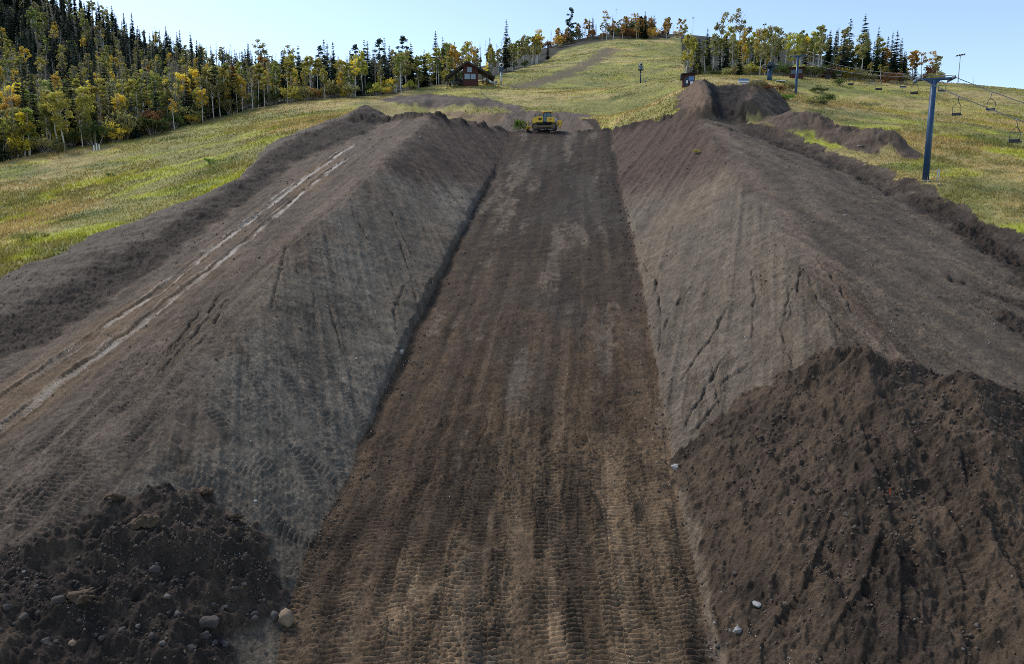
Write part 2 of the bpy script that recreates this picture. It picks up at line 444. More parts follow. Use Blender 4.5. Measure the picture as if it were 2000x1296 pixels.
# cracks in the banks
CRACK_PX = [[(1470,528),(1475,580),(1470,650),(1455,685),(1440,700)],[(1540,560),(1535,610),(1528,640),(1540,690),(1545,712)],[(1565,520),(1560,560),(1545,600),(1540,625)],
    [(1580,540),(1600,590),(1640,640),(1690,690)],[(1600,510),(1640,560),(1660,600),(1700,650),(1735,690)],[(1280,540),(1288,590),(1292,640),(1286,690)],[(1255,515),(1280,545),(1278,580)],
    [(1430,580),(1400,640),(1360,700),(1330,745)],[(1420,690),(1390,740),(1340,830)],[(1350,560),(1310,610),(1290,660)],[(1385,700),(1405,780),(1360,840)],[(1480,700),(1420,740),(1405,760)],
    [(765,415),(790,470),(820,520),(850,545)],[(780,470),(800,530),(815,590)],[(640,590),(655,640),(670,690)],[(845,545),(825,590),(800,640),(780,680)],[(700,430),(715,460),(740,490)],
    [(610,560),(615,620),(640,660)],[(560,470),(540,560),(530,600)],[(430,570),(400,630),(350,690),(300,740)],[(440,590),(410,650),(370,690)],[(395,600),(360,650),(330,690)],[(790,560),(770,610),(775,650)]]
_all = [p for c in CRACK_PX for p in c]
_ax, _ay = W(_all)
CRACKS = []; _i = 0
for c in CRACK_PX:
    CRACKS.append((_ax[_i:_i + len(c)], _ay[_i:_i + len(c)])); _i += len(c)

# floor passes: lateral place across the floor (0..1) top to bottom, later ones overprint earlier ones
r_ = random.Random(5)
FLOOR_PASS = []
for i in range(30):
    c = r_.uniform(.02, .98)
    FLOOR_PASS.append((c, c + r_.uniform(-.10, .10), r_.uniform(0, 1), r_.uniform(.55, 1.1), r_.uniform(0, 40), r_.choice((0, 0, 24, 30, 45))))

GRASS = dict(tan=(.40,.31,.12), olive=(.26,.235,.07), bright=(.35,.36,.045), dark=(.12,.14,.04))
def grass_colour(x, y):
    a = fbm(x * .05, y * .07, 51, 4); b = fbm(x * .11 + 4, y * .19, 61, 4); c = fbm(x * .35, y * .5, 71, 3)
    g = {k: np.array(v) for k, v in GRASS.items()}
    near = 1 - sstep(70, 135, y)
    t_tan = sstep(-.25, .5, a + .35 * c - near * .28)[:, None]
    col = g['olive'] * (1 - t_tan) + g['tan'] * t_tan
    t_br = (sstep(.12, .55, b + .25 * c) * (.35 + .65 * near))[:, None]
    col = col * (1 - t_br) + g['bright'] * t_br
    t_dk = sstep(.25, .8, fbm(x * .13 - 9, y * .22, 81, 4) + .3 * c)[:, None] * .75
    col = col * (1 - t_dk) + g['dark'] * t_dk
    return col * (1 + .18 * c)[:, None]

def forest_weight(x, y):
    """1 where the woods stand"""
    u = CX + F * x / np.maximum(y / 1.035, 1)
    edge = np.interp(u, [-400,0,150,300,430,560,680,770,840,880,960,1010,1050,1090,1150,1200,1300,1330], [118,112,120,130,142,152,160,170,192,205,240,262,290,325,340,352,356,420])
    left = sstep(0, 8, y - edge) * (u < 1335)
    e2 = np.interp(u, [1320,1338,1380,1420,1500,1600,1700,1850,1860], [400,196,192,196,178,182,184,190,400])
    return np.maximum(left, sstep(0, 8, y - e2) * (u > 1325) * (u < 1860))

def detail(x, y, z, info, cell):
    n = len(x)
    I = info
    dz = np.zeros(n); wet = np.zeros(n)
    col = grass_colour(x, y)
    dz += .10 * fbm(x * .25, y * .25, 3, 4) * sstep(60, 90, y) + .05 * fbm(x * 1.3, y * 1.3, 4, 3)
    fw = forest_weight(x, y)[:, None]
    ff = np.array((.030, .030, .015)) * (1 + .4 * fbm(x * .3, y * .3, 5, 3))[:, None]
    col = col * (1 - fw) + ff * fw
    cand = (I['inside'] & (y < 128)) | (I['cut'] & (y < 140)) | (I['tmask'] > .02)
    for (px, py) in (RHEAP, LHEAP, BERM, PIT, SWATH):
        cand |= (x > px.min() - 5) & (x < px.max() + 5) & (y > py.min() - 5) & (y < py.max() + 5)
    for (px, py, r, h, s_) in PILES:
        cand |= (np.abs(x - px) < r * 1.2) & (np.abs(y - py) < r * s_ * 1.2)
    S = np.where(cand)[0]
    sub = {k: (v[S] if isinstance(v, np.ndarray) else v) for k, v in I.items()}
    d2, c2, w2, e2 = soil_detail(x[S], y[S], z[S], sub, cell[S], dz[S], col[S])
    dz[S] = d2; col[S] = c2; wet[S] = w2
    E = np.zeros(n, bool); E[S] = e2
    return dz, np.clip(col, .004, .9), wet, E

def soil_detail(x, y, z, I, cell, dz, col):
    n = len(x)
    wet = np.zeros(n)
    nz = fbm(x * .5, y * .5, 90, 4); nf = fbm(x * 2.2, y * 2.2, 95, 4)
    mid = fbm(x * .16, y * .12, 99, 4)
    earth = (I['inside'] & (y < 128)) | (I['cut'] & (y < 140))
    # ragged border of turf and soil
    bl = np.minimum(x - I['gl'], I['gr'] - x)
    earth = earth & ((bl + .9 * nz + .5 * nf > 0) | (y > 108))
    earth = earth & ~((y > 99) & (x > 15) & (z > 16.3 + .5 * nz) & (I['tmask'] < .02) & ((x > 12.5) | (y - I['back'] < -3)))
    E = earth
    soil = np.zeros((n, 3))
    def C(r, g, b): return np.array((r, g, b))
    # floor
    cf = C(.067, .046, .032)[None] * np.ones((n, 1))
    across = (x - I['el']) / np.maximum(I['er'] - I['el'], 1)
    tanw = (sstep(50, 27, y) * sstep(-.7, .6, fbm(across * 7, y * .09, 97, 4) + .25 * nf + .3 * nz))[:, None] * .85
    cf = cf * (1 - tanw) + C(.195, .137, .090) * tanw
    across = (x - I['el']) / np.maximum(I['er'] - I['el'], 1)
    st = fbm(across * 26, y * .10, 101, 4)
    cf = cf * ((1 + .33 * st + .16 * nz) * (1 - .36 * sstep(48, 80, y)))[:, None]
    pale = (sstep(.35, .9, fbm(across * 9 + 7, y * .11, 111, 4) + .3 * nf) * .75)[:, None]
    cf = cf * (1 - pale) + C(.15, .118, .094) * pale
    gey = (sstep(.3, .8, fbm(x * .14 + 3, y * .09, 117, 3)) * .5 * sstep(30, 45, y))[:, None]
    cf = cf * (1 - gey) + C(.066, .057, .050) * gey
    # left wall
    tL = np.clip((x - I['cl']) / np.maximum(I['el'] - I['cl'], .5), 0, 1)
    cw = C(.148, .117, .091)[None] * np.ones((n, 1))
    g1 = sstep(-.4, .9, fbm(x * .12, y * .06, 121, 4) + (tL - .4) * .6 + sstep(48, 30, y) * .45 + .3 * nz)[:, None]
    cw = cw * (1 - g1) + C(.150, .130, .112) * g1
    g2 = sstep(.2, .8, fbm(x * .18 + 8, y * .10, 125, 3) + tL * .3)[:, None] * .6
    cw = cw * (1 - g2) + C(.095, .078, .064) * g2
    # right wall
    tR = np.clip((x - I['er']) / np.maximum(I['cr'] - I['er'], .5), 0, 1)
    cv = C(.156, .124, .098)[None] * np.ones((n, 1))
    g3 = sstep(-.2, .6, fbm(x * .15, y * .09, 131, 3))[:, None] * .5
    cv = cv * (1 - g3) + C(.115, .10, .09) * g3
    up = sstep(70, 84, y + 8 * (tR - .5) + 4 * mid)[:, None]
    red = C(.078, .053, .042)
    cv = cv * (1 - up) + red * up
    upL = sstep(72, 82, y - 12 * (tL - .5) + 3 * mid)[:, None]
    cw = cw * (1 - upL) + red * upL
    # outer right and left road
    co = C(.101, .079, .063)[None] * (1 + .25 * fbm(x * .5 - y * .1, y * .12, 135, 4))[:, None]
    path = np.exp(-((x - I['cr'] - 1.4) / 1.1) ** 2)[:, None] * .75
    co = co * (1 - path) + C(.165, .122, .098) * path
    cr = C(.116, .087, .068)[None] * (1 + .28 * fbm(x * .8 + y * .15, y * .10, 137, 4))[:, None]
    g4 = sstep(-.1, .7, fbm(x * .15 + 2, y * .07, 139, 3))[:, None] * .5
    cr = cr * (1 - g4) + C(.11, .088, .078) * g4
    lp = np.exp(-((x - I['cl'] + .8) / .9) ** 2)[:, None] * sstep(40, 60, y)[:, None] * .5
    cr = cr * (1 - lp) + C(.19, .14, .11) * lp
    fl = (x >= I['el']) & (x <= I['er'])
    soil[fl] = cf[fl]
    m = (x < I['el']); bw = sstep(-2.2, 3.2, x - I['cl'] + 2.2 * nz + 1.2 * mid)[:, None]; soil[m] = (cr * (1 - bw) + cw * bw)[m]
    m = (x > I['er']); bw = sstep(-1.5, 1.5, x - I['cr'] + 1.2 * nz)[:, None]; soil[m] = (cv * (1 - bw) + co * bw)[m]
    # dark churned bands
    wd = sstep(.7, -.5, x - I['wf'] + .7 * nz)[:, None]
    wo_ = sstep(.3, -1.2, x - I['wt'] + .8 * nz)[:, None]
    wcol = C(.056, .042, .035) * (1 - wo_) + C(.115, .094, .078) * wo_ * (1 + .25 * nf)[:, None]
    soil = soil * (1 - wd) + wcol * wd
    wd = wd * (1 - .65 * wo_)
    od = (sstep(-1.8, .3, x - I['orr'] + 2.4 * nz + 1.5 * mid) * (1 - sstep(.8, 3.2, x - I['orr'] + nz)))[:, None] * .9
    soil = soil * (1 - od) + C(.042, .030, .025) * od
    lip = (np.exp(-((z - I['pl'] * 0 - 15.7) / .55) ** 2) * (y > 88) * (y < 119))[:, None] * sstep(-.5, .4, nz)[:, None]
    soil = soil * (1 - lip) + C(.032, .024, .020) * lip
    # back slope of the terrace: dry grey dirt
    bk = (sstep(0, 1.5, y - I['back']) * (y > 120) * I['cut'])[:, None]
    soil = soil * (1 - bk) + C(.125, .098, .084) * bk * (1 + .3 * fbm(x * .5, y * .15, 141, 3))[:, None]
    col = np.where(E[:, None], soil, col)
    # relief of the soil
    e = E.astype(float)
    fad = lambda size: np.clip(1.6 - cell / size, 0, 1)
    mp = np.clip(.5 + 1.1 * fbm(x * .35, y * .35, 153, 3), .1, 1.3)
    dz += e * (.045 * fbm(x * 1.1, y * 1.1, 151, 4) + mp * (.032 * fbm(x * 4.2, y * 4.2, 152, 3) * fad(.16) + .035 * np.maximum(fbm(x * 2.6, y * 2.6, 154, 4), 0) + .03 * fbm(x * 11, y * 11, 155, 2) * fad(.09)))
    sp = fbm(x * 6.5, y * 6.5, 156, 3); col *= (1 + e * .30 * sp)[:, None]
    # grooves left by blades and tracks, running with the machines
    def groove(m, ax, ay, bx, by, amp, seed, s1=2.4, s2=.10):
        d = math.hypot(ax, ay)
        al = (x * ax + y * ay) / d; ac = (x * -ay + y * ax) / d
        g = fbm(ac * s1, al * s2, seed, 4)
        return m * amp * g
    mo = (E & (x > I['cr'])).astype(float)
    g = groove(mo, .30, -1.0, 0, 0, .075, 161, 1.5, .06); dz += g; col *= (1 + g * 3.0)[:, None]
    mr = (E & (x > I['er']) & (x <= I['cr'])).astype(float)
    hi = sstep(62, 74, y)
    g = groove(mr * hi, -.55, -1.0, 0, 0, .10, 163, 1.9, .08); dz += g; col *= (1 + g * 3.0)[:, None]
    g = groove(mr * (1 - hi), -.35, -1.0, 0, 0, .08, 165, 2.6, .10); dz += g; col *= (1 + g * 1.8)[:, None]
    ml = (E & (x < I['el']) & (x >= I['cl'])).astype(float)
    g = groove(ml * hi, .55, -1.0, 0, 0, .10, 167, 1.9, .08); dz += g; col *= (1 + g * 3.0)[:, None]
    g = groove(ml * (1 - hi), .35, -1.0, 0, 0, .075, 169, 2.8, .10); dz += g; col *= (1 + g * 1.8)[:, None]
    mw = (E & (x < I['cl']) & (x > I['wf'])).astype(float)
    g = groove(mw, -.12, -1.0, 0, 0, .07, 171, 1.6, .05); dz += g; col *= (1 + g * 2.6)[:, None]
    # clods of the windrows, lip and band
    rough = np.clip(wd[:, 0] + od[:, 0] * .7 + lip[:, 0] * .9, 0, 1) * e
    dz += rough * (.16 * fbm(x * .6, y * .6, 181, 4) + .10 * np.maximum(fbm(x * 2.2, y * 2.2, 183, 4), -.2) + .07 * fbm(x * 7, y * 7, 184, 2)) + lip[:, 0] * e * .25 * (nf > 0) + lip[:, 0] * e * .55 * np.clip(.5 + nz, 0, 1) * np.maximum(sstep(12, 15, x), sstep(0, -2.5, x))
    def run_passes(kinds):
        for (px, py, kind) in PASSES:
            if kind not in kinds:
                continue
            pad = 2.2
            b = np.where((x > px.min() - pad) & (x < px.max() + pad) & (y > py.min() - pad) & (y < py.max() + pad) & E)[0]
            if not len(b):
                continue
            d, sdv, arc = polyline_dist(x[b], y[b], px, py)
            sdv = sdv + .12 * fbm(arc * .3, arc * 0, 201, 3)
            inn = sstep(0, 1.5, arc) 
            keep = np.clip(.55 + .9 * fbm(x[b] * .45, y[b] * .45, 203, 3), 0, 1)
            for sd in ((0.0,) if kind == 'wet' else (-.95, .95)):
                lat = np.abs(sdv - sd)
                hw = .42 if kind == 'wet' else .3
                mm = (lat < hw) * inn
                w = np.abs((arc / .235) % 1.0 - .5) * 2
                gr_ = np.clip((w - .36) / .3, 0, 1) * np.clip(1.75 - cell[b] / .095, 0, 1)
                dep = {'wet': .13, 'dry': .03, 'deep': .055, 'heap': .06}[kind]
                am = {'wet': .07, 'dry': .11, 'deep': .14, 'heap': .13}[kind]
                k = keep if kind == 'dry' else np.maximum(keep, .75)
                if kind == 'heap':
                    mm = mm * .8
                    sm = mm * k
                    dz[b] = dz[b] * (1 - sm * .35)
                dz[b] += mm * k * (-dep + am * gr_) + inn * k * np.exp(-((lat - hw - .1) / .1) ** 2) * dep * .6
                if kind == 'wet':
                    wv = np.zeros(len(b))
                    for off, hw2, sdn in ((-.32, .16, 1), (.02, .26, 2), (.40, .11, 3), (.70, .08, 4)):
                        ll = np.abs(sdv - off - .10 * fbm(arc * .5, arc * 0 + sdn, 206 + sdn, 3))
                        wv = np.maximum(wv, (1 - sstep(hw2 * .5, hw2 * 1.2, ll + .07 * fbm(arc * 2.2, sdv * 5, 205, 3))) * np.clip(.55 + 1.5 * fbm(arc * .30, arc * 0 + 3 * sdn + px[0], 207, 4), 0, 1))
                    wv = wv * inn
                    col[b] = col[b] * (1 - wv)[:, None] + np.array((.27, .24, .215)) * wv[:, None]  # pale tone paints the sky's reflection into the colour of the wet ruts
                    wet[b] = np.maximum(wet[b], wv * .8)
                    yl = np.exp(-(np.abs(lat - .6) / .9) ** 2) * .8 * np.clip(.6 + fbm(arc * .2, arc * 0 + 8, 209, 3), 0, 1) * inn
                    col[b] = col[b] * (1 - yl)[:, None] + np.array((.17, .115, .072)) * yl[:, None]
                else:
                    col[b] *= (1 - .10 * mm * k)[:, None]
    # floor track prints
    s = y / math.cos(math.atan(SL))
    g0 = np.zeros(n); seen = np.zeros(n)
    wdt = np.maximum(I['er'] - I['el'], 1)
    mfl = np.where(fl & E & (y < 112))[0]
    xf, yf, sf, elf, wf_ = x[mfl], y[mfl], s[mfl], I['el'][mfl], wdt[mfl]
    hh = np.zeros(len(mfl)); cc = np.zeros(len(mfl)); gam = np.zeros(len(mfl))
    fd = np.clip(1.75 - cell[mfl] / .095, 0, 1)
    for (c0, c1, ph, dp, s0, stop) in FLOOR_PASS:
        q = np.clip((118 - yf) / 95, 0, 1)
        cx = elf + wf_ * (c0 + (c1 - c0) * q) + .25 * np.sin(yf * .11 + ph * 9)
        for sd in (-1.0, 1.0):
            lat = xf - cx - sd
            mm = (np.abs(lat) < .33) & (yf > (0 if stop == 0 else stop - 12)) & (yf < (200 if stop == 0 else stop + 30))
            w = np.abs(((sf + lat * .10 * math.sin(ph * 20)) / .235 + ph) % 1.0 - .5) * 2
            prof = -.08 + .22 * np.clip((w - .36) / .3, 0, 1)
            hh = np.where(mm, prof * dp * fd - .012, hh)
            cc = np.where(mm, .22 * math.sin(ph * 40), cc)
            rim = np.exp(-((np.abs(lat) - .37) / .06) ** 2)
            hh = np.maximum(hh, rim * .022 * (yf < 80))
    rub = np.clip(.95 + .6 * fbm(xf * .7, yf * .7, 191, 4), 0, 1)
    dz[mfl] += hh * rub; col[mfl] *= (1 + cc * rub)[:, None]
    run_passes(('wet', 'dry', 'deep'))
    for (px, py, gw) in GASH:
        b = np.where((x > px.min() - 3) & (x < px.max() + 3) & (y > py.min() - 3) & (y < py.max() + 3))[0]
        if not len(b):
            continue
        d, sdv, arc = polyline_dist(x[b], y[b], px, py)
        a = sstep(gw, gw * .3, d + .8 * nz[b] + .3 * nf[b])
        dz[b] += a * (.22 * fbm(x[b] * 1.3, y[b] * 1.3, 231, 4) + .08 * fbm(x[b] * 5, y[b] * 5, 233, 2) - .08)
        col[b] = col[b] * (1 - a * .85)[:, None] + np.array((.036, .026, .021)) * (a * .85)[:, None]
    # cracks
    for (px, py) in CRACKS:
        b = np.where((x > px.min() - 1) & (x < px.max() + 1) & (y > py.min() - 1) & (y < py.max() + 1))[0]
        if not len(b):
            continue
        jx = x[b] + .13 * fbm(x[b] * 1.6, y[b] * 1.6, 211, 4); jy = y[b] + .13 * fbm(x[b] * 1.6 + 9, y[b] * 1.6, 213, 4)
        d, sdv, arc = polyline_dist(jx, jy, px, py)
        tot = arc.max() + 1e-3
        wd_ = (.05 + .05 * vnoise(arc * 1.3, arc * 0, 215)) * np.sin(np.clip(arc / tot, 0.02, .98) * math.pi) ** .5 + .012
        wd_ = np.maximum(wd_ * .8, cell[b] * .5)
        brk = np.clip(.85 + .9 * fbm(arc * .9, arc * 0 + px[0], 217, 3), 0, 1)
        dz[b] -= np.exp(-(d / wd_) ** 2) * np.minimum(.34, 3.8 * wd_) * brk
        dz[b] += .05 * brk * np.exp(-(np.abs(sdv) - .16) ** 2 / .012) * np.maximum(fbm(x[b] * 6, y[b] * 6, 219, 2), 0)
        dz[b] += .04 * np.exp(-((sdv - .2) / .18) ** 2)
    # heaps of loose soil
    for (hp, hgt, cA, cB, sd0, rise) in ((RHEAP, .8, (.084, .061, .046), (.052, .038, .030), 301, 2.6), (LHEAP, .85, (.042, .032, .027), (.064, .048, .038), 331, 1.6)):
        px, py = hp
        b = np.where((x > px.min() - 2) & (x < px.max() + 2) & (y > py.min() - 2) & (y < py.max() + 2))[0]
        sd_ = poly_sd(x[b], y[b], px, py) + .75 * fbm(x[b] * .4, y[b] * .4, sd0, 4) + .25 * fbm(x[b] * 1.7, y[b] * 1.7, sd0 + 1, 3)
        mk = sstep(-.05, rise, sd_); on = sstep(-.05, .25, sd_)
        xx, yy = x[b], y[b]
        lump = .55 * fbm(xx * .28, yy * .28, sd0 + 3, 3) + .50 * ridged(xx * .55 + .2 * fbm(xx, yy, 5, 2), yy * .55, sd0 + 5, 3)
        clod = .17 * ridged(xx * 1.7, yy * 1.7, sd0 + 7, 3) + .12 * np.maximum(fbm(xx * 3.4, yy * 3.4, sd0 + 9, 3), -.1) + .035 * fbm(xx * 8, yy * 8, sd0 + 11, 2)
        form = np.zeros(len(b))
        wx_ = xx + .5 * fbm(xx * .8, yy * .8, sd0 + 21, 3); wy_ = yy + .5 * fbm(xx * .8 + 5, yy * .8, sd0 + 23, 3)
        for (fx_, fy_, fh, fwid) in HEAPF:
            d_, _s, _a = polyline_dist(wx_, wy_, fx_, fy_)
            form += fh * np.exp(-(d_ / fwid) ** 1.5) * (1 + .35 * fbm(xx, yy, sd0 + 25, 3))
        lump = lump + form / (hgt * .55)
        clod = clod + .12 * np.maximum(ridged(xx * 1.1 + .4 * fbm(xx * 2, yy * 2, 7, 2), yy * 1.1, sd0 + 27, 4), 0) * sstep(-.3, .5, fbm(xx * .4, yy * .4, sd0 + 29, 3))
        keepd = dz[b] * (1 - on * .35)
        dz[b] = keepd + mk * (hgt * .55 + hgt * .55 * lump) + on * (clod + .10)
        cl_ = sstep(-.4, .5, fbm(xx * .5, yy * .5, sd0 + 13, 4))[:, None]
        hc = np.array(cA) * (1 - cl_) + np.array(cB) * cl_
        hc = hc * (1 + .3 * fbm(xx * 3, yy * 3, sd0 + 15, 3))[:, None]
        col[b] = col[b] * (1 - on)[:, None] + hc * on[:, None]
        wet[b] *= 1 - on
    run_passes(('heap',))
    # upper trench
    tn = np.where(I['tmask'] + .25 * nz * (I['tmask'] > 0) > .35)[0]
    if len(tn):
        l = I['l'][tn]; hw = I['hw'][tn]
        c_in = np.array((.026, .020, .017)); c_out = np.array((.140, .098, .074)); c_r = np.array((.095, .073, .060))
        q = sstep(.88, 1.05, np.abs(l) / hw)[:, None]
        oc = np.where((l < 0)[:, None], c_out, c_r)  # left bank paler, right darker: light from the left put into the colour
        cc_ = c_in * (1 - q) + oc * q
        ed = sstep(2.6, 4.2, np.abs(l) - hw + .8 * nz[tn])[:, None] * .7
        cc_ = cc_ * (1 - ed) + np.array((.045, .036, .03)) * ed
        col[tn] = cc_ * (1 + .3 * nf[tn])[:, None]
        dz[tn] += (.26 * ridged(x[tn] * .6, y[tn] * .6, 401, 4) - .05 + .12 * fbm(x[tn] * 2.4, y[tn] * 2.4, 403, 3))
    for (px, py, r, h, s_) in PILES:
        q = np.sqrt(((x - px) / r) ** 2 + ((y - py) / (r * s_)) ** 2)
        b = np.where(q < 1.1)[0]
        a = sstep(1.05, .85, q[b] + .2 * nz[b])[:, None]
        col[b] = col[b] * (1 - a) + np.array((.105, .078, .064)) * a * (1 + .3 * nf[b])[:, None]
        dz[b] += a[:, 0] * (.3 * ridged(x[b] * .6, y[b] * .6, 411, 4))
        E[b] |= a[:, 0] > .4
    # worn strip up the hill, berm and pit at the upper left
    b = np.where((x > SWATH[0].min() - 8) & (x < SWATH[0].max() + 8) & (y > SWATH[1].min() - 8) & (y < SWATH[1].max() + 8))[0]
    d, sdv, arc = polyline_dist(x[b], y[b], *SWATH)
    a = (sstep(5.0, 2.4, d + 2.2 * nz[b] + 1.4 * nf[b]) * .85)[:, None]
    col[b] = col[b] * (1 - a) + np.array((.115, .088, .066)) * a
    E[b] |= a[:, 0] > .55
    for (pp, c_, amp) in ((BERM, (.105, .083, .072), .35), (PIT, (.21, .145, .10), .2)):
        px, py = pp
        b = np.where((x > px.min() - 4) & (x < px.max() + 4) & (y > py.min() - 4) & (y < py.max() + 4))[0]
        sd_ = poly_sd(x[b], y[b], px, py)
        a = sstep(-.6, .6, sd_ + 1.2 * nz[b])[:, None]
        col[b] = col[b] * (1 - a) + np.array(c_) * a * (1 + .35 * fbm(x[b] * .5, y[b] * .2, 421, 3))[:, None]
        dz[b] += a[:, 0] * amp * ridged(x[b] * .4, y[b] * .4, 423, 3)
        E[b] |= a[:, 0] > .5
    E[tn] = True
    col = np.where(E[:, None], col * np.array((1.05, .985, .83)), col)
    return dz, col, wet, E

def prof_on(l, nz):
    return np.where(l < 0, l + .7 * nz > -8.3, l + .7 * nz < 9.4)

def full_ground(x, y, cell=None):
    info = {}
    x = np.asarray(x, float); y = np.asarray(y, float)
    z = base(x, y, info)
    if cell is None:
        cell = np.full(len(x), .08)
    dz, col, wet, E = detail(x, y, z, info, cell)
    return z + dz, col, wet, E

def mesh_from_arrays(name, verts, faces, nside, smooth=True):
    me = bpy.data.meshes.new(name)
    nv, nf = len(verts), len(faces)
    me.vertices.add(nv); me.vertices.foreach_set('co', np.ascontiguousarray(verts, dtype=np.float32).ravel())
    me.loops.add(nf * nside); me.loops.foreach_set('vertex_index', np.ascontiguousarray(faces, dtype=np.int32).ravel())
    me.polygons.add(nf)
    me.polygons.foreach_set('loop_start', np.arange(0, nf * nside, nside, dtype=np.int32))
    if smooth:
        me.polygons.foreach_set('use_smooth', np.ones(nf, dtype=bool))
    me.update(calc_edges=True)
    return me

# ------------------------------------------------------------------ the ground sheet
ys = [14.0]
while ys[-1] < 2600:
    y = ys[-1]
    if y < 20.5: d = .13
    elif y < 58: d = .040 * (y / 24) ** 1.35
    elif y < 120: d = .1316 * (y / 58) ** 1.9
    elif y < 430: d = .82 * (y / 120) ** 1.25
    else: d = 4 * (y / 430) ** 3.2
    ys.append(y + d)
ys = np.array(ys)
NI, NO = 880, 24
tin = np.linspace(-.80, .80, NI)
tou = .80 + (np.linspace(0, 1, NO + 1)[1:] ** 1.6) * 1.2
tans = np.r_[-tou[::-1], tin, tou]
TX, YY = np.meshgrid(tans, ys)
XX = TX * (YY + 1.5)
gx, gy = XX.ravel(), YY.ravel()
cellsize = np.maximum((.80 * 2 / NI) * (gy + 1.5), np.repeat(np.gradient(ys), len(tans)))
gz, gcol, gwet, gE = full_ground(gx, gy, cellsize)
nr, nc = XX.shape
idx = np.arange(nr * nc).reshape(nr, nc)
quads = np.stack([idx[:-1, :-1], idx[:-1, 1:], idx[1:, 1:], idx[1:, :-1]], -1).reshape(-1, 4)
gme = mesh_from_arrays('ground', np.c_[gx, gy, gz], quads, 4)
ca = gme.color_attributes.new('Col', 'FLOAT_COLOR', 'POINT')
ca.data.foreach_set('color', np.c_[gcol, np.ones(len(gx))].astype(np.float32).ravel())
wa = gme.attributes.new('wet', 'FLOAT', 'POINT')
wa.data.foreach_set('value', gwet.astype(np.float32))
gme.materials.append(ground_mat())
ground = bpy.data.objects.new('ground', gme)
ground['kind'] = 'structure'
COL.objects.link(ground)
print('ground', nr, nc, len(quads))
GZ = gz.reshape(nr, nc)
def gz_at(x, y):
    """height of the built ground sheet"""
    x = np.atleast_1d(np.asarray(x, float)); y = np.atleast_1d(np.asarray(y, float))
    i = np.clip(np.searchsorted(ys, y) - 1, 0, nr - 2); f = (y - ys[i]) / (ys[i + 1] - ys[i])
    out = 0
    for k, w in ((0, 1 - f), (1, f)):
        tt = x / (ys[i + k] + 1.5)
        j = np.clip(np.searchsorted(tans, tt) - 1, 0, nc - 2); g = np.clip((tt - tans[j]) / (tans[j + 1] - tans[j]), 0, 1)
        out = out + w * (GZ[i + k, j] * (1 - g) + GZ[i + k, j + 1] * g)
    return out
GEm = gE.reshape(nr, nc)
def is_soil(x, y):
    i = np.clip(np.searchsorted(ys, y), 0, nr - 1); j = np.clip(np.searchsorted(tans, x / (ys[i] + 1.5)), 0, nc - 1)
    return GEm[i, j]

# ------------------------------------------------------------------ building helpers
def tag(o, label=None, cat=None, group=None, kind=None):
    if label: o['label'] = label
    if cat: o['category'] = cat
    if group: o['group'] = group
    if kind: o['kind'] = kind
    return o

def link(name, me, parent=None):
    o = bpy.data.objects.new(name, me)
    COL.objects.link(o)
    if parent is not None:
        o.parent = parent
    return o

def thing(name, loc, rz, label, cat, group=None, scale=1.0):
    o = link(name, None)
    o.location = loc; o.rotation_euler = (0, 0, rz); o.scale = (scale,) * 3
    o.empty_display_size = .3
    return tag(o, label, cat, group)

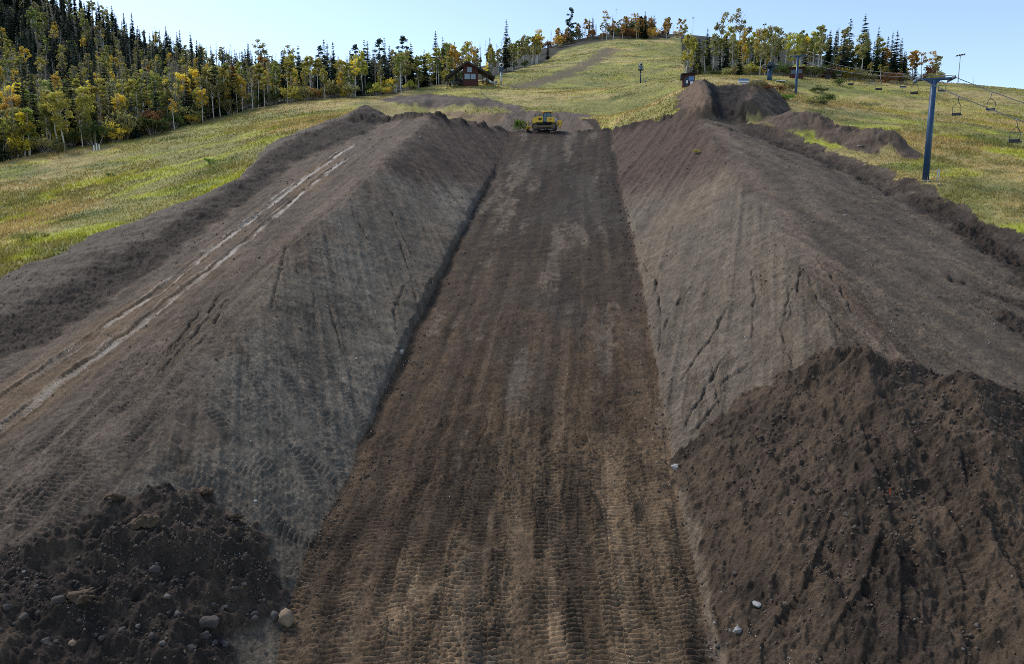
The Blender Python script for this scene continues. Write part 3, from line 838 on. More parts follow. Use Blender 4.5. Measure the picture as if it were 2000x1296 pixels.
class MB:
    """collects simple solids into one mesh"""
    def __init__(self):
        self.v, self.f = [], []
    def add(self, vs, fs):
        n = len(self.v)
        self.v += [tuple(p) for p in vs]
        self.f += [tuple(i + n for i in f) for f in fs]
        return self
    def box(self, c, s, rot=None, bev=0.0):
        hx, hy, hz = s[0] / 2, s[1] / 2, s[2] / 2
        b = min(bev, hx * .9, hy * .9, hz * .9)
        if b > 0:
            vs = []; fs = []
            for sx in (-1, 1):
                for sy in (-1, 1):
                    for sz in (-1, 1):
                        vs += [(sx * hx, sy * (hy - b), sz * (hz - b)), (sx * (hx - b), sy * hy, sz * (hz - b)), (sx * (hx - b), sy * (hy - b), sz * hz)]
            me = bpy.data.meshes.new('tmp')
            import bmesh
            bm = bmesh.new()
            for p in vs: bm.verts.new(p)
            r = bmesh.ops.convex_hull(bm, input=bm.verts)
            bm.verts.index_update()
            vs = [v.co.copy() for v in bm.verts]; fs = [[v.index for v in f.verts] for f in bm.faces]
            bm.free(); bpy.data.meshes.remove(me)
        else:
            vs = [Vector((x, y, z)) for x in (-hx, hx) for y in (-hy, hy) for z in (-hz, hz)]
            fs = [(0, 1, 3, 2), (4, 6, 7, 5), (0, 4, 5, 1), (2, 3, 7, 6), (0, 2, 6, 4), (1, 5, 7, 3)]
        R = rot if rot is not None else Matrix.Identity(3)
        c = Vector(c)
        return self.add([R @ Vector(p) + c for p in vs], fs)
    def tube(self, p0, p1, r0, r1=None, n=10, cap=True):
        r1 = r0 if r1 is None else r1
        p0, p1 = Vector(p0), Vector(p1)
        d = (p1 - p0)
        if d.length < 1e-6: return self
        q = d.to_track_quat('Z', 'Y')
        vs = []
        for p, r in ((p0, r0), (p1, r1)):
            for i in range(n):
                a = 2 * math.pi * i / n
                vs.append(p + q @ Vector((math.cos(a) * r, math.sin(a) * r, 0)))
        fs = [(i, (i + 1) % n, n + (i + 1) % n, n + i) for i in range(n)]
        if cap:
            fs += [tuple(range(n))[::-1], tuple(range(n, 2 * n))]
        return self.add(vs, fs)
    def path(self, pts, r, n=6):
        for a, b in zip(pts[:-1], pts[1:]):
            self.tube(a, b, r, r, n)
        return self
    def prism(self, poly, y0, y1):
        """polygon in x,z extruded along y"""
        n = len(poly)
        vs = [(p[0], y0, p[1]) for p in poly] + [(p[0], y1, p[1]) for p in poly]
        fs = [tuple(range(n)), tuple(range(2 * n - 1, n - 1, -1))] + [(i, n + i, n + (i + 1) % n, (i + 1) % n) for i in range(n)]
        return self.add(vs, fs)
    def ring(self, c, axis, r0, r1, w, n=20):
        """flat ring or tyre: inner r0, outer r1, width w along axis"""
        q = Vector(axis).to_track_quat('Z', 'Y'); c = Vector(c)
        vs = []
        for z in (-w / 2, w / 2):
            for r in (r0, r1):
                for i in range(n):
                    a = 2 * math.pi * i / n
                    vs.append(c + q @ Vector((math.cos(a) * r, math.sin(a) * r, z)))
        fs = []
        for i in range(n):
            j = (i + 1) % n
            fs += [(i, n + i, n + j, j), (2 * n + i, 2 * n + j, 3 * n + j, 3 * n + i), (n + i, 3 * n + i, 3 * n + j, n + j), (i, j, 2 * n + j, 2 * n + i)]
        return self.add(vs, fs)
    def build(self, name, mat, parent=None, smooth=False):
        me = bpy.data.meshes.new(name)
        me.from_pydata(self.v, [], self.f)
        me.materials.append(mat)
        if smooth:
            me.polygons.foreach_set('use_smooth', np.ones(len(me.polygons), bool))
        me.update()
        return link(name, me, parent)

def rotm(axis, deg):
    return Matrix.Rotation(math.radians(deg), 3, axis)

def leaf_mat(name, col, trans=.58, var=.3, rough=.75, scale=.55):
    m, nt, b = new_mat(name)
    L = nt.links
    oi = nt.nodes.new('ShaderNodeObjectInfo')
    tc = nt.nodes.new('ShaderNodeTexCoord')
    nz = nt.nodes.new('ShaderNodeTexNoise'); nz.inputs['Scale'].default_value = scale; nz.inputs['Detail'].default_value = 4
    L.new(tc.outputs['Object'], nz.inputs['Vector'])
    r1 = nt.nodes.new('ShaderNodeMapRange'); r1.inputs['From Min'].default_value = .3; r1.inputs['From Max'].default_value = .7; r1.inputs['To Min'].default_value = 1 - var; r1.inputs['To Max'].default_value = 1 + var
    r2 = nt.nodes.new('ShaderNodeMapRange'); r2.inputs['To Min'].default_value = .72; r2.inputs['To Max'].default_value = 1.28
    L.new(nz.outputs['Fac'], r1.inputs['Value']); L.new(oi.outputs['Random'], r2.inputs['Value'])
    hs = nt.nodes.new('ShaderNodeHueSaturation'); hs.inputs['Color'].default_value = (*col, 1)
    mu = nt.nodes.new('ShaderNodeMath'); mu.operation = 'MULTIPLY'
    L.new(r1.outputs[0], mu.inputs[0]); L.new(r2.outputs[0], mu.inputs[1]); L.new(mu.outputs[0], hs.inputs['Value'])
    r3 = nt.nodes.new('ShaderNodeMapRange'); r3.inputs['To Min'].default_value = .485; r3.inputs['To Max'].default_value = .515
    L.new(oi.outputs['Random'], r3.inputs['Value']); L.new(r3.outputs[0], hs.inputs['Hue'])
    L.new(hs.outputs[0], b.inputs['Base Color'])
    b.inputs['Roughness'].default_value = rough
    b.inputs['Specular IOR Level'].default_value = .2
    if trans:
        tr = nt.nodes.new('ShaderNodeBsdfTranslucent'); L.new(hs.outputs[0], tr.inputs['Color'])
        mx = nt.nodes.new('ShaderNodeMixShader'); mx.inputs[0].default_value = trans
        out = nt.nodes['Material Output']
        L.new(b.outputs[0], mx.inputs[1]); L.new(tr.outputs[0], mx.inputs[2]); L.new(mx.outputs[0], out.inputs['Surface'])
    return m

M = dict(
    spruce=leaf_mat('spruce_needles', (.042, .076, .054), .12), fir=leaf_mat('fir_needles', (.045, .085, .030), .15),
    green=leaf_mat('aspen_green', (.25, .275, .07)), lime=leaf_mat('aspen_lime', (.45, .41, .085)), olive=leaf_mat('aspen_olive', (.34, .315, .12)),
    yellow=leaf_mat('aspen_yellow', (.74, .58, .08)), orange=leaf_mat('aspen_orange', (.52, .33, .07)), rust=leaf_mat('brush_rust', (.22, .115, .045)),
    brush=leaf_mat('brush_green', (.09, .12, .035)), weed=leaf_mat('weed_green', (.12, .22, .03)),
    bark=simple_mat('aspen_bark', (.55, .52, .46), .85, var=.35, scale=2.5), dark_bark=simple_mat('conifer_bark', (.09, .07, .055), .9, var=.3, scale=3),
    dead=simple_mat('dead_wood', (.26, .23, .20), .9, var=.3, scale=2),
    yellow_paint=simple_mat('machine_yellow', (.80, .50, .035), .45, var=.18, scale=3), dark_steel=simple_mat('dark_steel', (.03, .03, .032), .6, var=.3), mud_steel=simple_mat('muddy_steel', (.17, .12, .075), .85, var=.35, scale=5),
    black=simple_mat('black_paint', (.012, .012, .013), .4), glass=simple_mat('tinted_glass', (.03, .06, .07), .08, var=.05, spec=.8), red_paint=simple_mat('red_mark', (.45, .07, .03), .5), white_paint=simple_mat('white_paint', (.75, .76, .76), .5),
    barn=simple_mat('dark_red_boards', (.072, .020, .015), .8, var=.25, scale=4), roof=simple_mat('dark_roofing', (.022, .022, .025), .8, var=.25, scale=3), timber=simple_mat('dark_timber', (.06, .04, .03), .85, var=.3, scale=4), pane=simple_mat('window_pane', (.20, .27, .32), .12, var=.1, scale=2, spec=.7),
    blue=simple_mat('lift_blue', (.022, .062, .13), .42, var=.15, scale=2), galv=simple_mat('galvanised', (.42, .44, .46), .45, .6, var=.15), cable=simple_mat('steel_cable', (.10, .10, .10), .5, .5), navy=simple_mat('navy_paint', (.018, .035, .065), .45), sign_blue=simple_mat('sign_blue', (.10, .20, .42), .5), hi_vis=simple_mat('yellow_tag', (.62, .62, .06), .6),
    grey_car=simple_mat('grey_car_paint', (.12, .13, .14), .3), seat=simple_mat('chair_seat', (.03, .032, .036), .5), seat_light=simple_mat('chair_seat_pale', (.42, .44, .46), .25),  # second seat colour is a paler, smoother grey
    stone=simple_mat('grey_stone', (.105, .092, .08), .9, var=.3, scale=5, bump=.5), tan_stone=simple_mat('tan_stone', (.24, .17, .11), .9, var=.25, scale=4, bump=.5), white_stone=simple_mat('pale_stone', (.29, .28, .26), .85, var=.2, scale=4, bump=.4), dark_stone=simple_mat('dirty_stone', (.07, .058, .05), .95, var=.35, scale=5, bump=.5), sod=simple_mat('dry_sod', (.095, .062, .036), .95, var=.4, scale=9, bump=.8))

# ------------------------------------------------------------------ trees
def quads_mesh(name, C, A, B, mat):
    """leaf faces: centre, half axes"""
    V = np.stack([C - A - B * .35, C - B * .0 + A * .0 - B, C + A, C + B], 1).reshape(-1, 3)
    Fq = np.arange(len(V)).reshape(-1, 4)
    me = mesh_from_arrays(name, V, Fq, 4, smooth=False)
    me.materials.append(mat)
    return me

def unit(v):
    return v / np.maximum(np.linalg.norm(v, axis=-1, keepdims=True), 1e-9)

def spruce_arrays(rs, H=12.0, R=1.9, levels=30, ragged=.25, low=.06, dens=1.0):
    C, A, B = [], [], []
    for k in range(levels):
        f = (k + rs.uniform(-.4, .4)) / levels
        f = min(max(f, 0), .985)
        z = H * (low + (1 - low) * f)
        r = R * (1 - f) ** .82 * rs.uniform(1 - ragged, 1 + ragged * .5) + .10
        nb = max(4, int((5 + 6 * (1 - f)) * dens))
        for i in range(nb):
            a = rs.uniform(0, 2 * math.pi)
            L = r * rs.uniform(.6, 1.12)
            d = np.array((math.cos(a), math.sin(a), 0)); sd = np.array((-d[1], d[0], 0))
            drop = rs.uniform(.22, .5)
            for j in range(5):
                t = (j + .6) / 5
                p = d * L * t + np.array((0, 0, z - drop * L * t * t + .10 * L * t))
                w = (.36 * L * (1.05 - t) + .12)
                for s in (-1, 1):
                    dirv = d * .65 + sd * s * .75 + np.array((0, 0, -.35 + rs.uniform(-.2, .2)))
                    C.append(p + dirv * w * .5); A.append(dirv * w * .62); B.append(np.cross(dirv, np.array((0, 0, 1.))) * w * .26 + np.array((0, 0, rs.uniform(-.1, .1) * w)))
    # leader
    for k in range(10):
        z = H * (1 - .05 * rs.uniform(0, 1.6)); a = rs.uniform(0, 6.28)
        dirv = np.array((math.cos(a) * .5, math.sin(a) * .5, .6))
        C.append(np.array((0, 0, z))); A.append(dirv * .25); B.append(np.array((-math.sin(a), math.cos(a), 0)) * .07)
    return np.array(C), np.array(A), np.array(B)

def clump_leaves(rs, centres, rad, per, size, flat=.8):
    C = []
    for c, r in zip(centres, rad):
        p = rs.normal(0, 1, (per, 3)); p = unit(p) * (rs.uniform(0, 1, (per, 1)) ** .45) * r
        p[:, 2] *= flat
        C.append(c + p)
    C = np.concatenate(C)
    n = len(C)
    nrm = unit(rs.normal(0, 1, (n, 3)) + np.array((0, 0, .4)))
    t = unit(np.cross(nrm, rs.normal(0, 1, (n, 3))))
    s = size * rs.uniform(.6, 1.3, (n, 1))
    return C, t * s, np.cross(nrm, t) * s * .75

def aspen_parts(rs, H=10.0, R=1.5, low=.42, clumps=20, per=46, size=.17, gap=0.0, lean=.3):
    tr = MB()
    top = np.array((rs.uniform(-lean, lean), rs.uniform(-lean, lean), H * .93))
    pts = [np.array((0, 0, -.6))]
    for k in range(1, 6):
        f = k / 5
        pts.append(top * f + np.array((rs.uniform(-.12, .12), rs.uniform(-.12, .12), 0)) * (1 if k < 5 else 0))
    for i in range(5):
        r0 = .016 * H * (1 - i / 5.6) + .02; r1 = .016 * H * (1 - (i + 1) / 5.6) + .02
        tr.tube(pts[i], pts[i + 1], r0 * .8, r1 * .8, 6, cap=False)
    cs, rr = [], []
    for i in range(clumps):
        f = rs.uniform(0, 1)
        z = H * (low + (1 - low) * f)
        w = R * (math.sin(math.pi * (0.12 + .80 * f)) ** .7)
        a = rs.uniform(0, 6.283); q = w * rs.uniform(.1, 1) ** .5
        c = np.array((math.cos(a) * q + top[0] * f, math.sin(a) * q + top[1] * f, z))
        zt = z - q * rs.uniform(.7, 1.2)
        tr.tube(top * max(zt / (H * .93), .2), c, .03 + .002 * H, .012, 4, cap=False)
        if rs.uniform() < gap:
            c2 = c + rs.normal(0, .35, 3) + np.array((0, 0, .5)); tr.tube(c, c2, .014, .006, 3, cap=False)
            continue
        cs.append(c); rr.append(R * rs.uniform(.28, .48))
    return tr, clump_leaves(rs, cs, rr, per, size)

RS = np.random.default_rng(21)
PROTO = {}
def reg(kind, crown_me, trunk_me):
    PROTO.setdefault(kind, []).append((crown_me, trunk_me))
def mb_mesh(mb, name, mat):
    me = bpy.data.meshes.new(name); me.from_pydata(mb.v, [], mb.f); me.materials.append(mat); me.update(); return me

for i in range(7):
    H = 12.0
    C, A, B = spruce_arrays(RS, H, (1.45, 1.7, 2.0, 2.4, 1.3, 1.9, 2.8)[i], (32, 30, 30, 30, 34, 28, 30)[i], (.25, .3, .35, .25, .4, .5, .2)[i], (.10, .06, .10, .03, .16, .14, .02)[i])
    tm = mb_mesh(MB().tube((0, 0, -.8), (0, 0, H * .97), .15, .02, 6, False), 'spruce_trunk', M['dark_bark'])
    reg('spruce', quads_mesh('spruce_crown', C, A, B, M['spruce']), tm)
    if i in (2, 3, 6):
        reg('fir', quads_mesh('fir_crown', C, A, B, M['fir']), tm)
# broad old conifer with gaps between its limbs
cs, rr = [], []
tr = MB().tube((0, 0, -.8), (0, 0, 11.6), .22, .03, 7, False)
for i in range(46):
    f = RS.uniform(0, 1); z = 2.2 + 9.6 * f; w = 2.7 * (1 - f) ** .75 + .25; a = RS.uniform(0, 6.283); q = w * RS.uniform(.35, 1)
    c = np.array((math.cos(a) * q, math.sin(a) * q, z)); cs.append(c); rr.append(RS.uniform(.42, .75)); tr.tube((0, 0, z - .2), c, .05, .02, 4, False)
reg('pine', quads_mesh('pine_crown', *clump_leaves(RS, cs, rr, 60, .16, .55), M['spruce']), mb_mesh(tr, 'pine_trunk', M['dark_bark']))
for colr in ('green', 'lime', 'olive', 'yellow', 'orange'):
    for i in range(3):
        tr, (C, A, B) = aspen_parts(RS, 10.0, (1.45, 1.75, 1.25)[i], (.48, .38, .56)[i], (24, 28, 18)[i], 46, .19, (.1, .05, .3)[i])
        reg('aspen_' + colr, quads_mesh('aspen_crown_' + colr, C, A, B, M[colr]), mb_mesh(tr, 'aspen_trunk', M['bark']))
# leaning, half bare aspen with a tuft of leaves at the top
for colr in ('olive', 'orange'):
    tr, (C, A, B) = aspen_parts(RS, 10.0, 1.8, .64, 18, 44, .18, .25, .9)
    reg('tuft_' + colr, quads_mesh('tuft_crown', C, A, B, M[colr]), mb_mesh(tr, 'tuft_trunk', M['dead']))
for i in range(4):
    tr = MB(); H = 10.0
    lean = np.array((RS.uniform(-.5, .5), RS.uniform(-.3, .3), H))
    tr.tube((0, 0, -.8), lean * .55, .12, .08, 6, False).tube(lean * .55, lean, .08, .015, 5, False)
    br = MB()
    for k in range(26):
        f = RS.uniform(.3, .98); p = lean * f; a = RS.uniform(0, 6.28); L = (1.15 - f) * RS.uniform(.8, 2.4)
        e = p + np.array((math.cos(a) * L, math.sin(a) * L, L * RS.uniform(.3, 1.1)))
        br.tube(p, e, .028, .01, 4, False)
        for q in range(3):
            s = p + (e - p) * RS.uniform(.4, 1); br.tube(s, s + RS.normal(0, .28, 3) + np.array((0, 0, .25)), .012, .005, 3, False)
    reg('bare', mb_mesh(br, 'bare_branches', M['dead']), mb_mesh(tr, 'bare_trunk', M['dead']))
for colr in ('brush', 'olive', 'rust', 'yellow', 'lime', 'green', 'weed', 'orange'):
    for i in range(2):
        cs, rr = [], []; st = MB()
        for k in range(16):
            a = RS.uniform(0, 6.28); q = RS.uniform(.1, 1.0) ** .6 * 1.1; z = .55 + RS.uniform(0, 1) * (1.35 - q * .55)
            c = np.array((math.cos(a) * q, math.sin(a) * q, z)); cs.append(c); rr.append(RS.uniform(.34, .6))
            st.tube((c[0] * .15, c[1] * .15, -.3), c, .025, .01, 4, False)
        reg('shrub_' + colr, quads_mesh('shrub_leaves', *clump_leaves(RS, cs, rr, 42, .10), M[colr]), mb_mesh(st, 'shrub_stems', M['dead']))

TREE_COUNT = {}; MASS = []
PLAN = []
def plant(*a, **k):
    PLAN.append((a, k))
def size_word(kind, H):
    if kind.startswith('shrub'): return 'low ' if H < 2.4 else ('big ' if H > 3.2 else '')
    return 'short ' if H < 8.6 else ('tall ' if H > 11.2 else '')
def plant_now(kind, x, y, H, label, group, z=None, wide=1.0, name=None, cat=None):
    if label.startswith(DESC.get(kind, '?')):
        label = size_word(kind, H) + label
        group = label
    base_h = 1.9 if kind.startswith('shrub') else (12.0 if kind in ('spruce', 'fir', 'pine') else 10.0)
    nm = name or {'spruce': 'spruce_tree', 'fir': 'fir_tree', 'pine': 'pine_tree', 'bare': 'bare_tree'}.get(kind, 'shrub' if kind.startswith('shrub') else 'aspen_tree')
    cat = cat or {'spruce_tree': 'spruce', 'fir_tree': 'fir', 'pine_tree': 'pine', 'bare_tree': 'bare tree', 'shrub': 'shrub', 'aspen_tree': 'aspen'}.get(nm, 'shrub')
    pr = PROTO[kind]; cme, tme = pr[random.randrange(len(pr))]
    s = H / base_h
    if z is None: z = float(gz_at(x, y)[0])
    if TREE_COUNT.get(nm, 0) >= 296:
        if nm != 'shrub': MASS.append((cme, tme, x, y, z, s, wide))
        return
    o = thing(nm, (x, y, z), random.uniform(0, 6.28), label, cat, group)
    o.scale = (s * wide * random.uniform(.88, 1.12), s * wide * random.uniform(.88, 1.12), s)
    link('stems' if nm == 'shrub' else 'trunk', tme, o)
    link('branches' if kind == 'bare' else ('leaves' if nm == 'shrub' else 'crown'), cme, o)
    TREE_COUNT[nm] = TREE_COUNT.get(nm, 0) + 1
    return o

DESC = {'spruce': 'dark green spruce', 'fir': 'bushy green fir', 'bare': 'bare grey leafless tree', 'aspen_green': 'green-leaved aspen', 'aspen_lime': 'yellow-green aspen', 'aspen_olive': 'dull olive aspen', 'aspen_yellow': 'bright yellow aspen', 'aspen_orange': 'orange aspen',
        'tuft_olive': 'thin top-leaved aspen', 'tuft_orange': 'thin rusty-topped aspen',
        'shrub_brush': 'dark green shrub', 'shrub_olive': 'olive shrub', 'shrub_rust': 'rust-brown shrub', 'shrub_yellow': 'yellow shrub', 'shrub_lime': 'yellow-green shrub', 'shrub_green': 'green shrub', 'shrub_weed': 'fresh green weed clump', 'shrub_orange': 'orange shrub'}
def ux(u, y):
    return (u - CX) / F * y / 1.035

def pick(r, table):
    t = r.uniform(0, sum(w for _, w in table))
    for k, w in table:
        t -= w
        if t <= 0: return k
    return table[-1][0]

R2 = random.Random(31)
# left woods: spread evenly over the hillside that can be seen
sky_u = [-100, 0, 100, 230, 330, 420, 520, 620, 720, 850, 950, 1040]
sky_v = [-70, -15, 20, 62, 95, 118, 140, 152, 158, 156, 150, 122]
edg_u = [-100, 0, 150, 300, 430, 560, 680, 770, 840, 900, 960, 1000, 1040]
edg_v = [335, 318, 290, 262, 232, 202, 190, 186, 176, 158, 150, 140, 126]
cand = []
for i in range(4800):
    u = R2.uniform(-90, 1035)
    a, b = np.interp(u, sky_u, sky_v), np.interp(u, edg_u, edg_v)
    if R2.uniform(0, 1) > (b - a) / 250 + .12: continue
    v = R2.uniform(a + 2, b - 3) if b - a > 6 else a
    cand.append((u, v, (v - a) / max(b - a, 8)))
cx_, cy_ = march([c[0] for c in cand], [c[1] for c in cand], tmin=100, n=260)
placed = []
for (u, v, t), x, y in zip(cand, cx_, cy_):
    if y > 470 or forest_weight(np.array([x]), np.array([y]))[0] < .5: continue
    md = .0092 * y if t < .42 and u < 520 else .0100 * y
    if any((x - p) ** 2 + (y - q) ** 2 < md * md for p, q in placed): continue
    placed.append((x, y))
    if u < 520:
        tb = [('spruce', 58), ('bare', 10), ('aspen_green', 9), ('aspen_olive', 9), ('aspen_yellow', 3), ('tuft_olive', 5), ('fir', 3)] if t < .42 else \
             [('spruce', 27), ('fir', 4), ('aspen_green', 18), ('aspen_lime', 15), ('aspen_yellow', 7), ('aspen_olive', 16), ('bare', 12), ('aspen_orange', 2), ('shrub_brush', 12), ('shrub_olive', 6)]
        zone = ('high on the hillside ' if t < .42 else 'low on the hillside ') + ('at the far left' if u < 130 else 'above the left meadow' if u < 280 else 'above the dirt windrow' if u < 400 else 'toward the cabin')
    elif u < 870:
        tb = [('spruce', 34), ('bare', 13), ('aspen_green', 10), ('aspen_lime', 12), ('aspen_olive', 18), ('aspen_yellow', 6), ('tuft_olive', 6)]
        zone = 'in the woods above the left dirt bank' if u < 700 else 'in the woods just left of the cabin'
    else:
        tb = [('spruce', 10), ('bare', 22), ('aspen_green', 14), ('aspen_lime', 18), ('aspen_olive', 24), ('aspen_orange', 6), ('tuft_orange', 4)]
        zone = 'in the woods right of the cabin'
    k = pick(R2, tb)
    H = {'spruce': R2.uniform(7.5, 13.5), 'fir': R2.uniform(5, 9), 'bare': R2.uniform(8, 13)}.get(k, R2.uniform(2, 3.2) if k.startswith('shrub') else R2.uniform(5.8, 9.8))
    if 'shrub' in k: H = R2.uniform(2, 3.4)
    plant(k, x, y, H, DESC[k] + ' ' + zone, DESC[k] + ' trees ' + zone, wide=R2.uniform(.85, 1.1))
for i in range(80):
    u = R2.uniform(-70, 240); y = R2.uniform(285, 400); k = pick(R2, [('spruce', 70), ('aspen_green', 15), ('aspen_olive', 10), ('bare', 8)])
    if forest_weight(np.array([ux(u, y)]), np.array([y]))[0] > .5:
        plant(k, ux(u, y), y, R2.uniform(9, 15), DESC[k] + ' near the top of the wooded left hill', None)
# strip of thin trees between the cabin and the hill meadow
for i in range(95):
    u = R2.uniform(872, 1055)
    y = float(np.interp(u, [870, 960, 1010, 1055], [208, 243, 265, 296])) + R2.uniform(0, 1) ** 1.3 * 45
    k = pick(R2, [('bare', 26), ('aspen_olive', 22), ('aspen_lime', 18), ('aspen_green', 14), ('aspen_orange', 5), ('spruce', 6), ('shrub_brush', 14), ('tuft_orange', 4)])
    plant(k, ux(u, y), y, R2.uniform(2.5, 4) if 'shrub' in k else R2.uniform(7, 12), DESC[k] + ' in the thin woods right of the cabin', DESC[k] + ' trees in the thin woods right of the cabin', wide=.9)
# the front row along the meadow
u = -60
while u < 880:
    y = float(np.interp(u, [-400,0,150,300,430,560,680,770,840,880], [118,112,120,130,142,152,160,170,192,205])) + R2.uniform(2, 14)
    k = pick(R2, [('shrub_brush', 20), ('shrub_olive', 18), ('shrub_rust', 8), ('shrub_lime', 12), ('shrub_yellow', 8), ('aspen_green', 9), ('aspen_lime', 12), ('aspen_yellow', 6), ('aspen_olive', 9), ('spruce', 5), ('fir', 4), ('bare', 4)])
    H = R2.uniform(2.0, 4.2) if 'shrub' in k else R2.uniform(5.5, 10)
    plant(k, ux(u, y), y, H, DESC[k] + ' at the forest edge ' + ('at the far left' if u < 150 else 'above the left meadow' if u < 350 else 'above the dirt windrow' if u < 560 else 'left of the cabin'), None, wide=1.1)
    u += R2.uniform(4, 9)
# trees that stand out, left to right
for (u, y, H, k, lab) in [
    (989, 262, 18, 'spruce', 'tallest lone dark spruce rising behind the cabin'), (853, 235, 16, 'spruce', 'slim pointed spruce on the skyline just left of the cabin roof'),
    (867, 235, 14, 'spruce', 'broader spruce beside the slim pointed one left of the cabin roof'), (790, 245, 16, 'pine', 'broad dark conifer on the skyline, second left of the cabin'),
    (745, 250, 16, 'pine', 'broad dark conifer with ragged top above the dirt berm'), (698, 262, 15, 'pine', 'broad dark conifer on the skyline above the yellow aspens'), (630, 270, 15, 'pine', 'dark conifer on the skyline at the middle of the woods'),
    (575, 270, 15, 'tuft_olive', 'tall aspen with a round dark crown on the skyline'), (518, 290, 16, 'tuft_olive', 'tall leafy aspen on the left skyline, leaning right'),
    (513, 205, 12, 'aspen_orange', 'golden orange aspen standing above its neighbours left of the skyline conifers'), (116, 190, 10, 'aspen_orange', 'orange aspen on the left hillside among green aspens'),
    (668, 165, 5.5, 'aspen_yellow', 'small golden aspen at the forest edge below the conifers'), (436, 150, 4.5, 'shrub_yellow', 'bright yellow bush at the end of the meadow edge'),
    (180, 124, 4.6, 'shrub_brush', 'round dark green bush at the left meadow edge'), (243, 130, 5.2, 'shrub_olive', 'pale olive bush beside the round dark one at the meadow edge'), (300, 134, 4.6, 'shrub_rust', 'brownish bush by the meadow edge'), (366, 142, 4.6, 'shrub_olive', 'wide olive bush by the meadow edge'),
    (835, 196, 8.5, 'aspen_lime', 'yellow-green aspen close to the left eave of the cabin'), (858, 200, 9.5, 'aspen_lime', 'tall yellow-green aspen touching the left cabin eave'), (950, 215, 6, 'aspen_yellow', 'small golden tree behind the right cabin eave'),
    (1052, 295, 13, 'tuft_orange', 'thin leaning tree with rusty top left of the knoll'), (1069, 300, 9, 'spruce', 'small pointed spruce at the left end of the hill meadow'),
    (1113, 368, 16.5, 'pine', 'big broad conifer on the knoll'), (1155, 372, 11, 'spruce', 'slim spruce right of the big conifer on the knoll'), (1180, 372, 12, 'tuft_orange', 'rusty-topped thin tree in the middle of the knoll'), (1193, 372, 10, 'spruce', 'short dense spruce in the middle of the knoll'), (1255, 368, 12, 'spruce', 'dark spruce in front of the hilltop house'), (1272, 372, 10, 'spruce', 'spruce right of the hilltop house'),
    (1331, 345, 10, 'aspen_olive', 'lone round aspen right of the knoll'),
    (1398, 225, 16, 'tuft_olive', 'tall bare-stemmed aspen with dark round crown in the right grove'), (1437, 228, 16.5, 'tuft_olive', 'tall crooked aspen with dark crown, next right in the grove'),
    (1480, 200, 11.5, 'aspen_yellow', 'bright yellow aspen in the middle of the right grove'), (1355, 200, 10, 'fir', 'dark conifer above the small red kiosk'), (1440, 178, 7, 'fir', 'bushy green fir left of the lift station'), (1396, 186, 3.2, 'fir', 'knee-high young fir behind the dirt trench'),
    (1649, 200, 15.5, 'spruce', 'big dark spruce, left one of the tall pair above the lift line'), (1677, 204, 17, 'spruce', 'tallest dark spruce of the right grove'), (1682, 190, 11, 'fir', 'lighter green fir in front of the tallest right spruce'), (1704, 196, 13.5, 'spruce', 'dark spruce right of the tallest one in the right grove'), (1732, 200, 12.5, 'spruce', 'slim dark spruce, last of the row in the right grove'), (1622, 192, 10, 'fir', 'green fir left of the tall dark spruces'),
    (1781, 196, 7, 'spruce', 'small pointed spruce left of the rust-coloured bush'), (1815, 194, 4.6, 'shrub_rust', 'big rust-coloured bush at the right end of the grove'), (1814, 200, 8, 'tuft_orange', 'thin orange-leaved tree behind the rust-coloured bush'), (1793, 200, 7.5, 'tuft_orange', 'thin pale tree left of the rust-coloured bush'),
    (1628, 205, 14, 'bare', 'bare crooked dead tree above the right grove'), (1017, 118.5, 2.3, 'shrub_weed', 'fresh green weeds in front of the bulldozer blade')]:
    plant(k, ux(u, y), y, H, lab, None, wide=1.0)
# right grove
u = 1338
while u < 1765:
    for q in range(3):
        y = (182 if u > 1480 else 190) + R2.uniform(2, 40) ** 1.0
        k = pick(R2, [('spruce', 50), ('fir', 22), ('bare', 10), ('aspen_olive', 14), ('aspen_lime', 6)] if u > 1600 else [('aspen_olive', 26), ('aspen_lime', 14), ('aspen_green', 16), ('spruce', 16), ('bare', 10), ('aspen_yellow', 3), ('fir', 7), ('tuft_olive', 5), ('shrub_brush', 8)])
        H = R2.uniform(2.2, 3.6) if 'shrub' in k else (R2.uniform(7, 12.5))
        plant(k, ux(u + R2.uniform(-6, 6), y), y, H, DESC[k] + ' in the right grove ' + ('behind the kiosk' if u < 1420 else 'behind the lift station' if u < 1560 else 'by the tall spruces'), DESC[k] + ' trees in the right grove ' + ('behind the kiosk' if u < 1420 else 'behind the lift station' if u < 1560 else 'by the tall spruces'))
    k = pick(R2, [('shrub_brush', 10), ('shrub_olive', 10), ('shrub_lime', 5), ('shrub_rust', 5), ('shrub_yellow', 3), ('aspen_lime', 4)])
    y = (178 if u > 1500 else 187) + R2.uniform(0, 6)
    plant(k, ux(u, y), y, R2.uniform(1.8, 3.4) if 'shrub' in k else R2.uniform(3.5, 6), DESC[k] + ' at the foot of the right grove', DESC[k] + ' plants at the foot of the right grove', wide=1.15)
    u += R2.uniform(9, 14)
